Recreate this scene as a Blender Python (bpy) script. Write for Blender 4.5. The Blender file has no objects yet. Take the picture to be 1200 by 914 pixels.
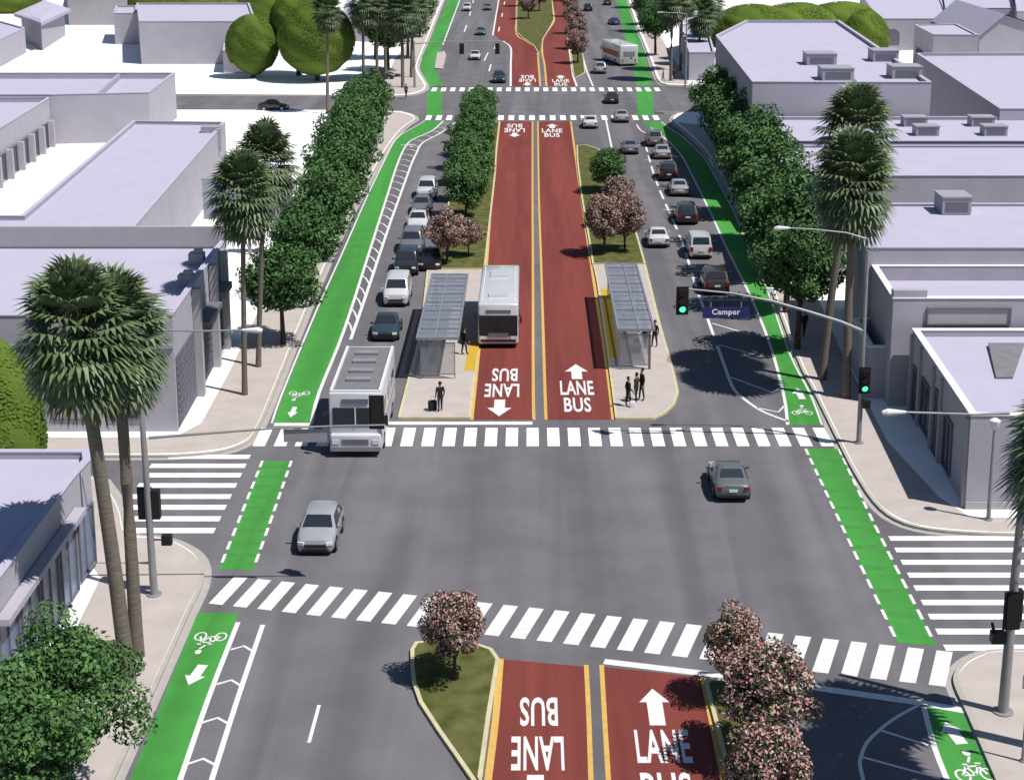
import bpy, bmesh, math, random
from mathutils import Vector, Matrix, Quaternion
from math import sin, cos, pi, atan, atan2, radians, tan, sqrt
scn = bpy.context.scene
COL = scn.collection
# ---------------------------------------------------------------- camera
PITCH = atan(.2245)
F, CX, CY, HH = 1850., 620., 265., 30.
SP, CP = sin(PITCH), cos(PITCH)
cam_d = bpy.data.cameras.new('camera'); cam = bpy.data.objects.new('camera', cam_d); COL.objects.link(cam)
cam.location = (0, 0, HH); cam.rotation_euler = (pi/2 - PITCH, 0, 0)
cam_d.sensor_width = 36; cam_d.sensor_fit = 'HORIZONTAL'; cam_d.lens = 36*F/1200
cam_d.shift_x = -20/1200; cam_d.shift_y = -(457-CY)/1200
cam_d.clip_start = 1; cam_d.clip_end = 6000
scn.camera = cam
# ---------------------------------------------------------------- light
SUN = Vector((.50, -.27, 1.0)).normalized()
w = bpy.data.worlds.new('World'); scn.world = w; w.use_nodes = True
nt = w.node_tree; bg = nt.nodes['Background']
sky = nt.nodes.new('ShaderNodeTexSky'); sky.sky_type = 'NISHITA'; sky.sun_disc = False
sky.sun_elevation = math.asin(SUN.z); sky.sun_rotation = atan2(SUN.x, SUN.y)
nt.links.new(sky.outputs[0], bg.inputs[0]); bg.inputs[1].default_value = .062; sky.ozone_density = 3.5; sky.dust_density = .3; sky.air_density = 1.2
sd = bpy.data.lights.new('sun', 'SUN'); sd.energy = 4.9; sd.angle = radians(.5); sd.color = (1, .955, .89)
so = bpy.data.objects.new('sun', sd); COL.objects.link(so); so.location = (60, 40, 90)
so.rotation_euler = (-SUN).to_track_quat('-Z', 'Y').to_euler()
scn.view_settings.view_transform = 'Standard'; scn.view_settings.look = 'None'
scn.view_settings.exposure = .24; scn.view_settings.gamma = 1

# ---------------------------------------------------------------- geometry helpers
def P(x, y, z=0.):
    """point of height z seen along the survey ray (x, y)"""
    u = (x-CX)/F; v = (y-CY)/F
    s = (HH-z)/(SP+v*CP)
    return Vector((u*s, s*(CP-v*SP), z))
def Yof(y): return P(CX, y).y
def zat(by, y):
    """height whose projection is y when it stands over ground line by"""
    Y = Yof(by); v = (y-CY)/F
    return HH - Y*(SP+v*CP)/(CP-v*SP)
def up(bx, by, z): p = P(bx, by); return Vector((p.x, p.y, z))
MATS = {}
def mat(name, col, rough=.8, var=.12, scale=1.5, metal=0., bump=0., spec=.3, col2=None, detail=4., stretch=None, coat=0., emit=None, trans=0., alpha=1.):
    if name in MATS: return MATS[name]
    m = bpy.data.materials.new(name); m.use_nodes = True
    n = m.node_tree; b = n.nodes['Principled BSDF']
    b.inputs['Roughness'].default_value = rough; b.inputs['Metallic'].default_value = metal
    b.inputs['Specular IOR Level'].default_value = spec
    b.inputs['Coat Weight'].default_value = coat
    b.inputs['Transmission Weight'].default_value = trans
    b.inputs['Alpha'].default_value = alpha
    tc = n.nodes.new('ShaderNodeTexCoord'); mp = n.nodes.new('ShaderNodeMapping')
    n.links.new(tc.outputs['Object'], mp.inputs[0])
    if stretch: mp.inputs['Scale'].default_value = stretch
    nz = n.nodes.new('ShaderNodeTexNoise'); nz.inputs['Scale'].default_value = scale; nz.inputs['Detail'].default_value = detail
    n.links.new(mp.outputs[0], nz.inputs['Vector'])
    mx = n.nodes.new('ShaderNodeMix'); mx.data_type = 'RGBA'
    ca = [c*(1-var) for c in col]; cb = [min(1, c*(1+var)) for c in (col2 or col)]
    mx.inputs[6].default_value = (*ca, 1); mx.inputs[7].default_value = (*cb, 1)
    mr = n.nodes.new('ShaderNodeMapRange'); mr.inputs[1].default_value = .3; mr.inputs[2].default_value = .7
    n.links.new(nz.outputs[0], mr.inputs[0]); n.links.new(mr.outputs[0], mx.inputs[0])
    n.links.new(mx.outputs[2], b.inputs['Base Color'])
    if emit:
        b.inputs['Emission Color'].default_value = (*emit[:3], 1); b.inputs['Emission Strength'].default_value = emit[3]
    if bump:
        bp = n.nodes.new('ShaderNodeBump'); bp.inputs['Strength'].default_value = bump; bp.inputs['Distance'].default_value = .05
        n.links.new(nz.outputs[0], bp.inputs['Height']); n.links.new(bp.outputs[0], b.inputs['Normal'])
    MATS[name] = m
    return m
class MB:
    def __init__(s): s.v = []; s.f = []; s.m = []; s.cur = 0
    def add(s, vs, fs):
        o = len(s.v); s.v += [tuple(v) for v in vs]
        for f in fs: s.f.append([i+o for i in f]); s.m.append(s.cur)
        return s
    def box(s, c, d, rz=0., M=None):
        hx, hy, hz = d[0]/2, d[1]/2, d[2]/2; vs = []
        R = Matrix.Rotation(rz, 3, 'Z') if M is None else M
        for z in (-hz, hz):
            for x, y in ((-hx, -hy), (hx, -hy), (hx, hy), (-hx, hy)): vs.append(Vector(c)+R@Vector((x, y, z)))
        return s.add(vs, [(3, 2, 1, 0), (4, 5, 6, 7), (0, 1, 5, 4), (1, 2, 6, 5), (2, 3, 7, 6), (3, 0, 4, 7)])
    def beam(s, a, b, wd, ht):
        a, b = Vector(a), Vector(b); d = (b-a); L = d.length; q = d.to_track_quat('Y', 'Z').to_matrix()
        return s.box((a+b)/2, (wd, L, ht), M=q)
    def poly(s, pts, z=None):
        vs = [(p[0], p[1], p[2] if z is None else z) for p in pts]
        return s.add(vs, [list(range(len(vs)))])
    def prism(s, pts, z0, z1, bottom=False):
        if area(pts) < 0: pts = pts[::-1]
        n = len(pts); vs = [(p[0], p[1], z0) for p in pts]+[(p[0], p[1], z1) for p in pts]
        fs = [list(range(n, 2*n))]+[(i, (i+1) % n, n+(i+1) % n, n+i) for i in range(n)]
        if bottom: fs.append(list(range(n-1, -1, -1)))
        return s.add(vs, fs)
    def tube(s, pts, rs, n=8, cap=True):
        pts = [Vector(p) for p in pts]
        if not hasattr(rs, '__len__'): rs = [rs]*len(pts)
        vs = []; fs = []
        for i, p in enumerate(pts):
            d = (pts[min(i+1, len(pts)-1)]-pts[max(i-1, 0)]).normalized()
            q = d.to_track_quat('Z', 'Y')
            for k in range(n):
                a = 2*pi*k/n; vs.append(p+q@Vector((cos(a)*rs[i], sin(a)*rs[i], 0)))
        for i in range(len(pts)-1):
            for k in range(n): fs.append((i*n+k, i*n+(k+1) % n, (i+1)*n+(k+1) % n, (i+1)*n+k))
        if cap: fs += [list(range(n-1, -1, -1)), list(range((len(pts)-1)*n, len(pts)*n))]
        return s.add(vs, fs)
    def mesh(s, name, mats, smooth=None):
        me = bpy.data.meshes.new(name); me.from_pydata(s.v, [], s.f)
        for m in (mats if isinstance(mats, (list, tuple)) else [mats]): me.materials.append(m)
        if isinstance(mats, (list, tuple)) and len(mats) > 1: me.polygons.foreach_set('material_index', s.m)
        me.validate()
        if smooth:
            me.shade_smooth(); me.set_sharp_from_angle(angle=radians(smooth))
        me.update(); return me
    def build(s, name, mats, parent=None, smooth=None, **kw):
        return link(name, s.mesh(name, mats, smooth), parent, **kw)
def link(name, me, parent=None, loc=None, rz=0, **kw):
    o = bpy.data.objects.new(name, me); COL.objects.link(o)
    if parent is not None: o.parent = parent
    if loc is not None: o.location = loc
    if rz: o.rotation_euler = (0, 0, rz)
    for k, v in kw.items(): o[k] = v
    return o
def thing(name, label, cat, loc=(0, 0, 0), rz=0., group=None):
    o = bpy.data.objects.new(name, None); COL.objects.link(o); o.location = loc; o.rotation_euler = (0, 0, rz)
    o.empty_display_size = .3; o['label'] = label; o['category'] = cat
    if group: o['group'] = group
    return o
def area(p): return sum(p[i][0]*p[(i+1) % len(p)][1]-p[(i+1) % len(p)][0]*p[i][1] for i in range(len(p)))/2
def inset(pts, d):
    pts = [Vector((p[0], p[1])) for p in pts]
    if area(pts) < 0: pts = pts[::-1]
    n = len(pts); out = []
    for i in range(n):
        a, b, c = pts[i-1], pts[i], pts[(i+1) % n]
        e1 = (b-a).normalized(); e2 = (c-b).normalized()
        n1 = Vector((-e1.y, e1.x)); n2 = Vector((-e2.y, e2.x))
        k = 1+n1.dot(n2)
        out.append(b+(n1+n2)*(d/max(k, .3)))
    return out
def struct(name, mb, m, **kw):
    o = mb.build(name, m, **kw); o['kind'] = 'structure'; return o
def smooth_line(pts, n=4):
    """Catmull-Rom through world points"""
    out = []; N = len(pts)
    for i in range(N-1):
        p0, p1, p2, p3 = pts[max(i-1, 0)], pts[i], pts[i+1], pts[min(i+2, N-1)]
        for k in range(n):
            t = k/n
            out.append(.5*((2*p1)+(p2-p0)*t+(2*p0-5*p1+4*p2-p3)*t*t+(3*p1-p0-3*p2+p3)*t**3))
    out.append(pts[-1]); return out
def G(px, z=0., sm=0):
    q = [P(a, b) for a, b in px]
    if sm: q = smooth_line(q, sm)
    return [Vector((p.x, p.y, z)) for p in q]
def offs(pts, d):
    out = []
    for i, p in enumerate(pts):
        t = (pts[min(i+1, len(pts)-1)]-pts[max(i-1, 0)]); t.z = 0; t.normalize()
        out.append(p+Vector((-t.y, t.x, 0))*d)
    return out
def band(mb, pts, wd, z):
    a, b = offs(pts, wd/2), offs(pts, -wd/2)
    vs = []
    for p, q in zip(a, b): vs += [(q.x, q.y, z), (p.x, p.y, z)]
    mb.add(vs, [(2*i, 2*i+2, 2*i+3, 2*i+1) for i in range(len(pts)-1)]); return mb
def between(mb, A, B, z):
    """sheet between two polylines with equally many points"""
    n = len(A); vs = [(p.x, p.y, z) for p in A]+[(p.x, p.y, z) for p in B]
    mb.add(vs, [(i, n+i, n+i+1, i+1) for i in range(n-1)]); return mb
def resample(pts, n):
    L = [0]
    for i in range(len(pts)-1): L.append(L[-1]+(pts[i+1]-pts[i]).length)
    out = []
    for k in range(n):
        t = L[-1]*k/(n-1); i = 0
        while i < len(L)-2 and L[i+1] < t: i += 1
        f = (t-L[i])/max(L[i+1]-L[i], 1e-6); out.append(pts[i].lerp(pts[i+1], f))
    return out
def dashes(mb, pts, wd, z, dash, gap, phase=0):
    L = sum((pts[i+1]-pts[i]).length for i in range(len(pts)-1))
    R = resample(pts, int(L/.1)+2); t = phase
    while t < L-.2:
        i = int(t/L*(len(R)-1)); j = int(min(L, t+dash)/L*(len(R)-1))
        if j > i: band(mb, [R[i], R[j]], wd, z)
        t += dash+gap

# ---------------------------------------------------------------- materials
m_asph = mat('asphalt', (.135, .131, .143), .9, .10, .35, bump=.05, spec=.15)
def worn(m):
    n = m.node_tree; b = n.nodes['Principled BSDF']; src = b.inputs['Base Color'].links[0].from_socket
    tc = n.nodes.new('ShaderNodeTexCoord'); mp = n.nodes.new('ShaderNodeMapping'); mp.inputs['Scale'].default_value = (.42, .02, 1)
    nz = n.nodes.new('ShaderNodeTexNoise'); nz.inputs['Scale'].default_value = 1.; nz.inputs['Detail'].default_value = 3; nz.inputs['Distortion'].default_value = .6
    fine = n.nodes.new('ShaderNodeTexNoise'); fine.inputs['Scale'].default_value = 14; fine.inputs['Detail'].default_value = 3
    n.links.new(tc.outputs['Object'], mp.inputs[0]); n.links.new(mp.outputs[0], nz.inputs['Vector']); n.links.new(tc.outputs['Object'], fine.inputs['Vector'])
    mr = n.nodes.new('ShaderNodeMapRange'); mr.inputs[1].default_value = .35; mr.inputs[2].default_value = .65; mr.inputs[3].default_value = .78; mr.inputs[4].default_value = 1.08
    m2 = n.nodes.new('ShaderNodeMapRange'); m2.inputs[1].default_value = .3; m2.inputs[2].default_value = .7; m2.inputs[3].default_value = .93; m2.inputs[4].default_value = 1.07
    n.links.new(nz.outputs[0], mr.inputs[0]); n.links.new(fine.outputs[0], m2.inputs[0])
    mu = n.nodes.new('ShaderNodeMath'); mu.operation = 'MULTIPLY'; n.links.new(mr.outputs[0], mu.inputs[0]); n.links.new(m2.outputs[0], mu.inputs[1])
    vm = n.nodes.new('ShaderNodeVectorMath'); vm.operation = 'SCALE'
    n.links.new(src, vm.inputs[0]); n.links.new(mu.outputs[0], vm.inputs['Scale']); n.links.new(vm.outputs[0], b.inputs['Base Color'])
worn(m_asph)
m_white_lot = mat('pale_concrete', (.80, .80, .79), .9, .03, .3, spec=.1)
m_walk = mat('sidewalk_concrete', (.40, .355, .335), .9, .07, .8, spec=.15)
m_kerb = mat('kerb_concrete', (.36, .335, .30), .9, .08, 1.2)
m_gut = mat('gutter_concrete', (.34, .32, .31), .9, .08, 1.5)
m_red = mat('red_lane_paint', (.175, .041, .034), .85, .10, 1.2, stretch=(2.2, .12, 1), spec=.2)
worn(m_red)
m_green = mat('green_lane_paint', (.052, .255, .045), .8, .08, .9, spec=.25); worn(m_green)
m_paint = mat('white_road_paint', (.60, .60, .60), .7, .08, 3.5, spec=.3)
m_yel = mat('yellow_road_paint', (.52, .33, .09), .7, .10, 3)
m_ykerb = mat('pale_yellow_kerb', (.47, .43, .27), .8, .12, 2)
m_tact = mat('tactile_yellow', (.45, .30, .03), .8, .08, 6)
m_grass = mat('lawn', (.072, .082, .022), 1., .25, 1.2, bump=.4, col2=(.095, .095, .035), spec=.1)
m_roof = mat('pale_lavender_roofing', (.395, .375, .475), .85, .03, .4, spec=.2)
m_wall = mat('grey_lavender_render', (.35, .335, .385), .9, .05, .6, spec=.15)
m_wall2 = mat('warm_grey_render', (.33, .32, .34), .9, .05, .8, spec=.15)
m_trim = mat('dark_grey_trim', (.13, .13, .16), .7, .1, 2)
m_glass = mat('dark_window_glass', (.03, .035, .05), .12, .1, 1, spec=.6)
m_sglass = mat('storefront_glass', (.10, .14, .22), .35, .1, 1, spec=.5)
m_ac = mat('unit_metal', (.30, .29, .33), .6, .06, 2)
m_pole = mat('galvanised_steel', (.27, .27, .28), .5, .08, 2, metal=.3)
m_lum = mat('pale_lamp_housing', (.62, .62, .64), .5, .05, 2)
m_blk = mat('black_housing', (.012, .012, .013), .5, .1, 3)
m_bark = mat('bark', (.065, .05, .04), .95, .25, 5, stretch=(1, 1, .3), bump=.4)
m_palmbark = mat('palm_trunk_bark', (.135, .115, .095), .95, .22, 2.5, stretch=(1, 1, 6), bump=.4)
m_leaf = mat('tree_leaves', (.028, .072, .024), .8, .4, 1.3, col2=(.06, .13, .04), spec=.25)
m_leaf2 = mat('bright_tree_leaves', (.055, .12, .035), .8, .35, 1.0, col2=(.085, .18, .05), spec=.25)
m_petal = mat('pink_blossom', (.34, .13, .13), .8, .35, 4, col2=(.46, .25, .25))
m_petal2 = mat('pale_blossom', (.42, .36, .28), .8, .3, 4)
m_dleaf = mat('dark_tree_leaves', (.03, .05, .02), .75, .35, 2)
m_palm = mat('palm_fronds', (.05, .088, .032), .5, .4, 1.3, col2=(.11, .15, .07), spec=.4)
m_palm_dry = mat('dry_palm_fronds', (.10, .095, .06), .8, .3, 2)
m_bush = mat('olive_bush_leaves', (.075, .125, .02), .95, .15, .12, col2=(.10, .145, .025), spec=.1)
# ================================================================ THE SETTING
struct('ground', MB().poly([(-3000, -300), (3000, -300), (3000, 4500), (-3000, 4500)], -.06), m_white_lot)
struct('road', MB().poly([(-300, 10), (300, 10), (300, 1400), (-300, 1400)], 0.), m_asph)
KZ = .13
def block(name, px, kerbpx, gutter=True):
    pts = G(px)
    mb = MB(); mb.prism(pts, -.03, KZ); struct(name, mb, m_white_lot)
    k = G(kerbpx, 0, 3)
    # kerb stone ring sits 2 mm proud of the slab
    s = 1
    a, b = offs(k, .09), offs(k, -.09)
    poly = a+b[::-1]
    mb = MB(); n = len(a)
    vs = [(p.x, p.y, KZ+.005) for p in a]+[(p.x, p.y, KZ+.005) for p in b]+[(p.x, p.y, 0.) for p in a]+[(p.x, p.y, 0.) for p in b]
    fs = []
    for i in range(n-1): fs += [(i, n+i, n+i+1, i+1), (i+2*n, i+1+2*n, i+1, i), (i+n, i+1+n, i+1+3*n, i+3*n)]
    mb.add(vs, fs); struct('kerb', mb, m_kerb)
    if gutter:
        mb = MB(); band(mb, k, .8, .004); struct('gutter', mb, m_gut)
def fine(px, n=3): # curve a pixel polyline, keep as pixels->world
    return px
LB_K = [(-300, 536), (0, 536), (170, 536), (215, 535), (262, 530), (290, 519), (302, 503), (320, 462), (362, 358), (402, 268), (424, 228), (448, 184), (466, 158), (478, 147), (487, 141), (484, 136), (470, 132), (440, 130.5), (205, 130), (-300, 130)]
def curve_px(px, sub=4):
    q = [Vector((a, b, 0)) for a, b in px]; return [(v.x, v.y) for v in smooth_line(q, sub)]
block('mid_left_block', LB_K[:], LB_K[1:-1])
NL_K = [(-160, 560), (0, 560), (105, 561), (124, 569), (141, 598), (147, 622), (160, 630), (182, 631), (208, 638), (229, 651), (237, 668), (234, 690), (219, 722), (175, 820), (136, 905), (110, 965), (60, 1090)]
block('near_left_block', NL_K+[(-400, 1090), (-400, 560)], NL_K[1:])
RB_K = [(1500, 628), (1200, 628), (1151, 627), (1089, 622), (1051, 611), (1025, 590), (1001, 553), (984, 520), (955, 461), (931, 412), (888, 298), (846, 211), (825, 177), (803, 155), (790, 145), (789, 138), (795, 134), (808, 132.5), (1300, 132), (1500, 132)]
block('mid_right_block', RB_K[:], RB_K[1:-1])
NR_K = [(1500, 764), (1300, 764), (1172, 765), (1151, 769), (1132, 778), (1121, 792), (1121, 806), (1134, 835), (1158, 890), (1180, 940), (1230, 1060)]
block('near_right_block', NR_K+[(1500, 1060)], NR_K[1:])
FL_K = [(-300, 111), (205, 111.5), (440, 113), (461, 113.5), (484, 111.5), (497, 107), (500, 101), (495, 92), (489.5, 82), (491, 72), (500, 50), (520, 0), (538, -40), (562, -90)]
block('far_left_block', FL_K+[(-400, -90)], FL_K[1:])
FR_K = [(1300, 101), (810, 101), (783, 100.5), (773, 97), (768, 88), (762, 70), (746, 30), (736, 0), (722, -40), (688, -90)]
block('far_right_block', FR_K+[(1600, -90)], FR_K[1:])

# sidewalks: beige sheets on the blocks
def sheet(name, px, m, z): struct(name, MB().poly(G(px), z), m)
ZS = KZ+.006
def walk(kerb, back, z=ZS):
    k = offs(G(kerb, 0, 3), 0); mb = MB(); mb.poly(k+G(back), z); struct('sidewalk', mb, m_walk)
def inner(px, d):
    return px
walk([(170, 534), (215, 533), (260, 528), (288, 518), (300, 502), (318, 461), (360, 357), (400, 267), (422, 228), (446, 184), (464, 158), (476, 147), (485, 141), (482, 137), (469, 133)],
     [(430, 132), (412, 180), (380, 228), (330, 310), (268, 440), (236, 498), (205, 515), (0, 515), (0, 534)])
walk([(2, 562), (104, 563), (121, 571), (138, 599), (144, 624), (160, 632.5), (182, 633), (207, 640), (227, 653), (234.5, 668), (231.5, 690), (216, 722), (172, 820), (133, 905), (106, 965)],
     [(-20, 965), (60, 800), (118, 680), (60, 600), (0, 600)])
walk([(1490, 626), (1200, 626), (1151, 625), (1090, 620), (1053, 609), (1027, 589), (1004, 553), (987, 520), (958, 461), (934, 412), (891, 298), (849, 211), (828, 177), (806, 155), (793, 145)],
     [(840, 150), (880, 211), (935, 298), (985, 412), (1010, 462), (1040, 520), (1100, 585), (1137, 609), (1490, 609)])
walk([(1490, 766), (1300, 766), (1173, 767), (1153, 771), (1135, 780), (1124, 793), (1124, 806), (1137, 835), (1161, 890), (1183, 940), (1230, 1050)],
     [(1490, 1050)])
walk([(440, 112), (461, 112.5), (482, 110.5), (494, 106.5), (497, 101), (492, 92), (487, 82), (489, 72), (498, 50), (518, 0), (536, -40)],
     [(522, -40), (500, 0), (478, 50), (462, 72), (455, 88), (440, 100)])
walk([(808, 100), (785, 99.5), (776, 97), (771, 88), (765, 70), (749, 30), (739, 0)], [(751, 0), (766, 30), (790, 70), (800, 88)])

# median islands -------------------------------------------------------------
def island(px, kerbm, top, z=.14, sm=1, topname='paving'):
    out = G(px, 0, sm) if sm > 1 else G(px)
    if (out[0]-out[-1]).length < .01: out = out[:-1]
    mb = MB(); mb.prism(out, 0, z); struct('traffic_island', mb, kerbm)
    inn = inset(out, .16); mb = MB(); mb.poly([(p[0], p[1]) + (z+.006,) for p in inn]); o = mb.build(topname, top)
    o['kind'] = 'stuff' if top is m_grass else 'structure'
    return o
lx = lambda X, y: 620+X*(y+150)/30.75
island([(466, 491.5), (552, 491.5), (562, 400), (570, 318), (500, 318), (492.5, 390), (474, 460)], m_ykerb, m_walk)
Ys = [317, 290, 260, 230, 200, 175, 155, 143.5]
island([(lx(-7.5, y), y) for y in Ys]+[(lx(-3.45 if y < 200 else -3.3, y)+(-1), y) for y in Ys[::-1]], m_ykerb, m_grass, topname='grass')
island([(721, 492.5), (766, 492.5), (781, 485), (791, 475), (795.5, 462), (791, 440), (774, 381), (757, 312), (695, 312), (699, 331), (711, 414)], m_ykerb, m_walk)
island([(694, 311), (757, 311), (748, 280), (736, 240), (726, 208), (716, 188), (702, 176), (686, 171), (675.5, 172), (676, 190), (681, 232), (690, 285)], m_ykerb, m_grass, topname='grass')
island([(486.5, 755), (481, 764), (481, 785), (483, 803), (491, 826), (513, 860), (536, 893), (553, 918), (575, 960), (580, 985), (566, 985), (565, 914), (575, 840), (585.5, 775), (577, 763), (557, 756), (520, 752.5)], m_ykerb, m_grass, topname='grass')
island([(828, 800), (826, 806), (836, 845), (856, 925), (880, 1000), (960, 1000), (940, 900), (905, 840), (870, 806), (845, 798)], m_ykerb, m_grass, topname='grass')
island([(605.5, 0), (604.8, 38), (612, 45), (625, 54), (630, 62), (635, 62), (636.5, 47), (645, 33), (649.5, 24), (647, 0), (641, -60), (612, -60)], m_ykerb, m_grass, topname='grass')
island([(667, 44), (671, 84), (674, 92), (686, 86), (684, 68), (676, 20), (668, -30), (657, -30)], m_ykerb, m_grass, topname='grass')
island([(509, 81), (512, 63), (521, 61), (523, 66), (519, 82)], m_kerb, m_walk)
# tactile edges of the two platforms
for px in ([(541, 440), (553.5, 440), (558.5, 405), (547, 405)], [(701, 344), (711, 344), (721.5, 425), (712, 425)]):
    q = G([(a+(3 if a < 600 else 3), b-3) for a, b in px]); mb = MB(); mb.poly(q, .15); struct('tactile_paving', mb, m_tact)

# coloured lanes ---------------------------------------------------------------
def lane(name, A, B, m, z=.006, n=40, sm=4):
    a = resample(G(A, 0, sm), n); b = resample(G(B, 0, sm), n); mb = MB(); between(mb, a, b, z); struct(name, mb, m); return a, b
RL_L = [(552.5, 492), (562, 400), (570.5, 305.5), (576, 230), (584.5, 151), (586, 142.5)]
RL_R = [(626, 492), (625, 460), (624.5, 305), (624, 230), (624, 151), (624, 142.5)]
RR_L = [(640, 492), (638.7, 460), (634, 305), (631.5, 230), (630.5, 151), (630.5, 142.5)]
RR_R = [(719, 492), (710, 420), (696, 330), (681, 230), (670, 151), (668.5, 142.5)]
lane('bus_lane', RL_L, RL_R, m_red); lane('bus_lane', RR_L, RR_R, m_red)
lane('bus_lane', [(586.5, 772), (581, 840), (572, 914), (565, 980)], [(686, 781), (689, 840), (692, 914), (695, 980)], m_red)
lane('bus_lane', [(706, 781), (710, 850), (714, 914), (718, 980)], [(822, 793), (833, 846), (847, 914), (860, 980)], m_red)
lane('bus_lane', [(598.4, 101.5), (598.6, 75), (599, 59), (596, 53), (588, 48), (577.5, 42), (581, 20), (584.5, 0), (590, -40), (597, -90)], [(633, 101.5), (631, 75), (629, 58), (617, 49), (605, 40), (605.2, 20), (605.6, 0), (608, -40), (611, -90)], m_red, n=60, sm=3)
lane('bus_lane', [(640.5, 101.5), (638, 75), (635.7, 64), (636, 46), (644, 34), (649.5, 24), (648, 10), (646.5, 0), (641, -40), (634, -90)], [(676, 101.5), (671.5, 88), (669, 70), (665.5, 44), (668, 24), (670, 12), (671, 0), (662, -40), (650, -90)], m_red, n=60, sm=3)
GL_L = [(321, 496), (333.5, 460), (372, 366), (405, 292), (432, 230), (453, 186), (463, 166), (474, 156.5), (491, 147), (499, 141.5)]
GL_R = [(364, 496), (373, 460), (402, 388), (430, 302), (453, 230), (465, 193), (474, 173), (483, 164), (506, 153.5), (519, 142)]
lane('bike_lane', GL_L, GL_R, m_green)
lane('bike_lane', [(307.5, 540), (283, 602), (257, 667)], [(341.5, 540), (320, 602), (296.5, 668)], m_green)
lane('bike_lane', [(231.5, 718), (192, 816), (152, 914), (128, 970)], [(279, 718), (245, 816), (210, 914), (190, 970)], m_green)
lane('bike_lane', [(499, 137), (502, 105)], [(517, 137), (519, 105)], m_green, sm=1)
lane('bike_lane', [(503, 101), (501, 92), (493, 82), (491.5, 74), (506, 43), (525, 0), (541, -40), (565, -90)], [(520, 101), (515, 88), (508, 80), (507, 74), (519, 53), (539, 0), (553, -40), (573, -90)], m_green)
GR_L = [(923, 498), (918, 461), (901, 400), (877, 342), (852, 292), (833, 250), (814, 212), (798, 182), (780, 163), (763, 150), (752, 143)]
GR_R = [(966, 498), (951, 460), (927, 413), (902, 342), (882, 298), (862, 250), (843, 214), (825, 184), (803, 162), (785, 150), (776, 143)]
lane('bike_lane', GR_L, GR_R, m_green)
lane('bike_lane', [(944, 526), (996, 636), (1052, 753)], [(983, 526), (1025, 615), (1097, 757)], m_green)
lane('bike_lane', [(1082, 824), (1095, 875), (1110, 914), (1136, 980)], [(1128, 832), (1146, 875), (1165, 914), (1192, 980)], m_green)
lane('bike_lane', [(747, 137), (746, 105)], [(766, 137), (765, 105)], m_green, sm=1)
lane('bike_lane', [(746, 101), (742, 80), (734, 50), (722, 0), (712, -40), (683, -90)], [(765, 101), (760, 80), (750, 50), (734, 0), (722, -40), (687, -90)], m_green)

# worn cross bands on the two green crossings
m_gband = mat('worn_green_paint', (.048, .20, .042), .85, .1, 2)
mb = MB()
for A, B in (([(307.5, 540), (283, 602), (257, 667)], [(341.5, 540), (320, 602), (296.5, 668)]), ([(944, 526), (996, 636), (1052, 753)], [(983, 526), (1025, 615), (1097, 757)])):
    a = resample(G(A, 0, 4), 40); b = resample(G(B, 0, 4), 40)
    for k in range(2, 38, 4): mb.poly([a[k], b[k], b[k].lerp(b[k+1], .8), a[k].lerp(a[k+1], .8)], .0085)
struct('worn_paint_bands', mb, m_gband)
# line markings ------------------------------------------------------------------
LZ = .011
def line(px, wd=.14, m=None, z=LZ, sm=4, name='lane_line'):
    mb = MB(); band(mb, G(px, 0, sm) if sm > 1 else G(px), wd, z); struct(name, mb, m or m_paint)
def inout(px, d, wd, m, z=LZ):
    mb = MB(); band(mb, offs(G(px, 0, 4), d), wd, z); struct('lane_line', mb, m)
for q in (RL_L, RR_R): inout(q, 0, .22, m_yel)
for q in (RL_R, RR_L): inout(q, 0, .18, m_yel)
line([(586.5, 772), (581, 840), (572, 914), (565, 980)], .26, m_yel, .013)
line([(687, 779), (690, 840), (692.5, 914), (695, 980)], .18, m_yel); line([(705, 779), (709, 850), (713, 914), (717, 980)], .18, m_yel)
line([(823, 793), (834, 846), (848, 914), (861, 980)], .2, m_yel, .013)
line([(598.4, 101.5), (598.6, 75), (599, 59), (596, 53), (588, 48)], .3); line([(577.5, 42), (581, 20), (584.5, 0), (590, -40), (597, -90)], .3)
line([(633, 101.5), (631, 75), (629, 58), (617, 49), (605, 40), (605.2, 20), (605.6, 0), (608, -40)], .3, m_yel)
line([(640.5, 101.5), (638, 75), (635.7, 64), (636, 46), (644, 34), (649.5, 24), (648, 10), (646.5, 0), (641, -40)], .3, m_yel)
line([(676, 101.5), (671.5, 88), (669, 70), (665.5, 44), (668, 24), (670, 12), (671, 0), (662, -40)], .3, m_paint)
line([(695, 101.5), (688, 85), (683, 67)], .25, sm=1)
# left side: bike lane edge, buffer and its rungs
inout(GL_L, .12, .12, m_paint); inout(GL_R, -.05, .2, m_paint)
LBUF = [(411, 398), (431, 340), (455, 268), (468.6, 230), (482, 193), (488, 180), (495, 168), (516, 156.5), (534, 143.5)]
line(LBUF, .22)
def rungs(A, B, step, wd=.13, apex=.45, s=1):
    a = resample(A, 400); b = resample(B, 400)
    mb = MB(); L = sum((a[i+1]-a[i]).length for i in range(399)); t = step*.5
    while t < L:
        i = int(t/L*399); p, q = a[i], b[i]; d = (a[min(i+3, 399)]-a[max(0, i-3)]).normalized()
        mid = (p+q)/2+d*apex*s
        band(mb, [p, mid, q], wd, LZ-.002); t += step
    struct('buffer_hatching', mb, m_paint)
rungs(G([(404, 382), (430, 302), (453, 230), (465, 193), (474, 173), (483, 164), (506, 153.5), (519, 142)], 0, 4), G(LBUF, 0, 4), 3.1)
line([(279, 729), (245, 816), (211, 914), (191, 970)], .2); BUF2 = [(308, 732), (278, 820), (248, 914), (230, 970)]; line(BUF2, .2)
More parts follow.
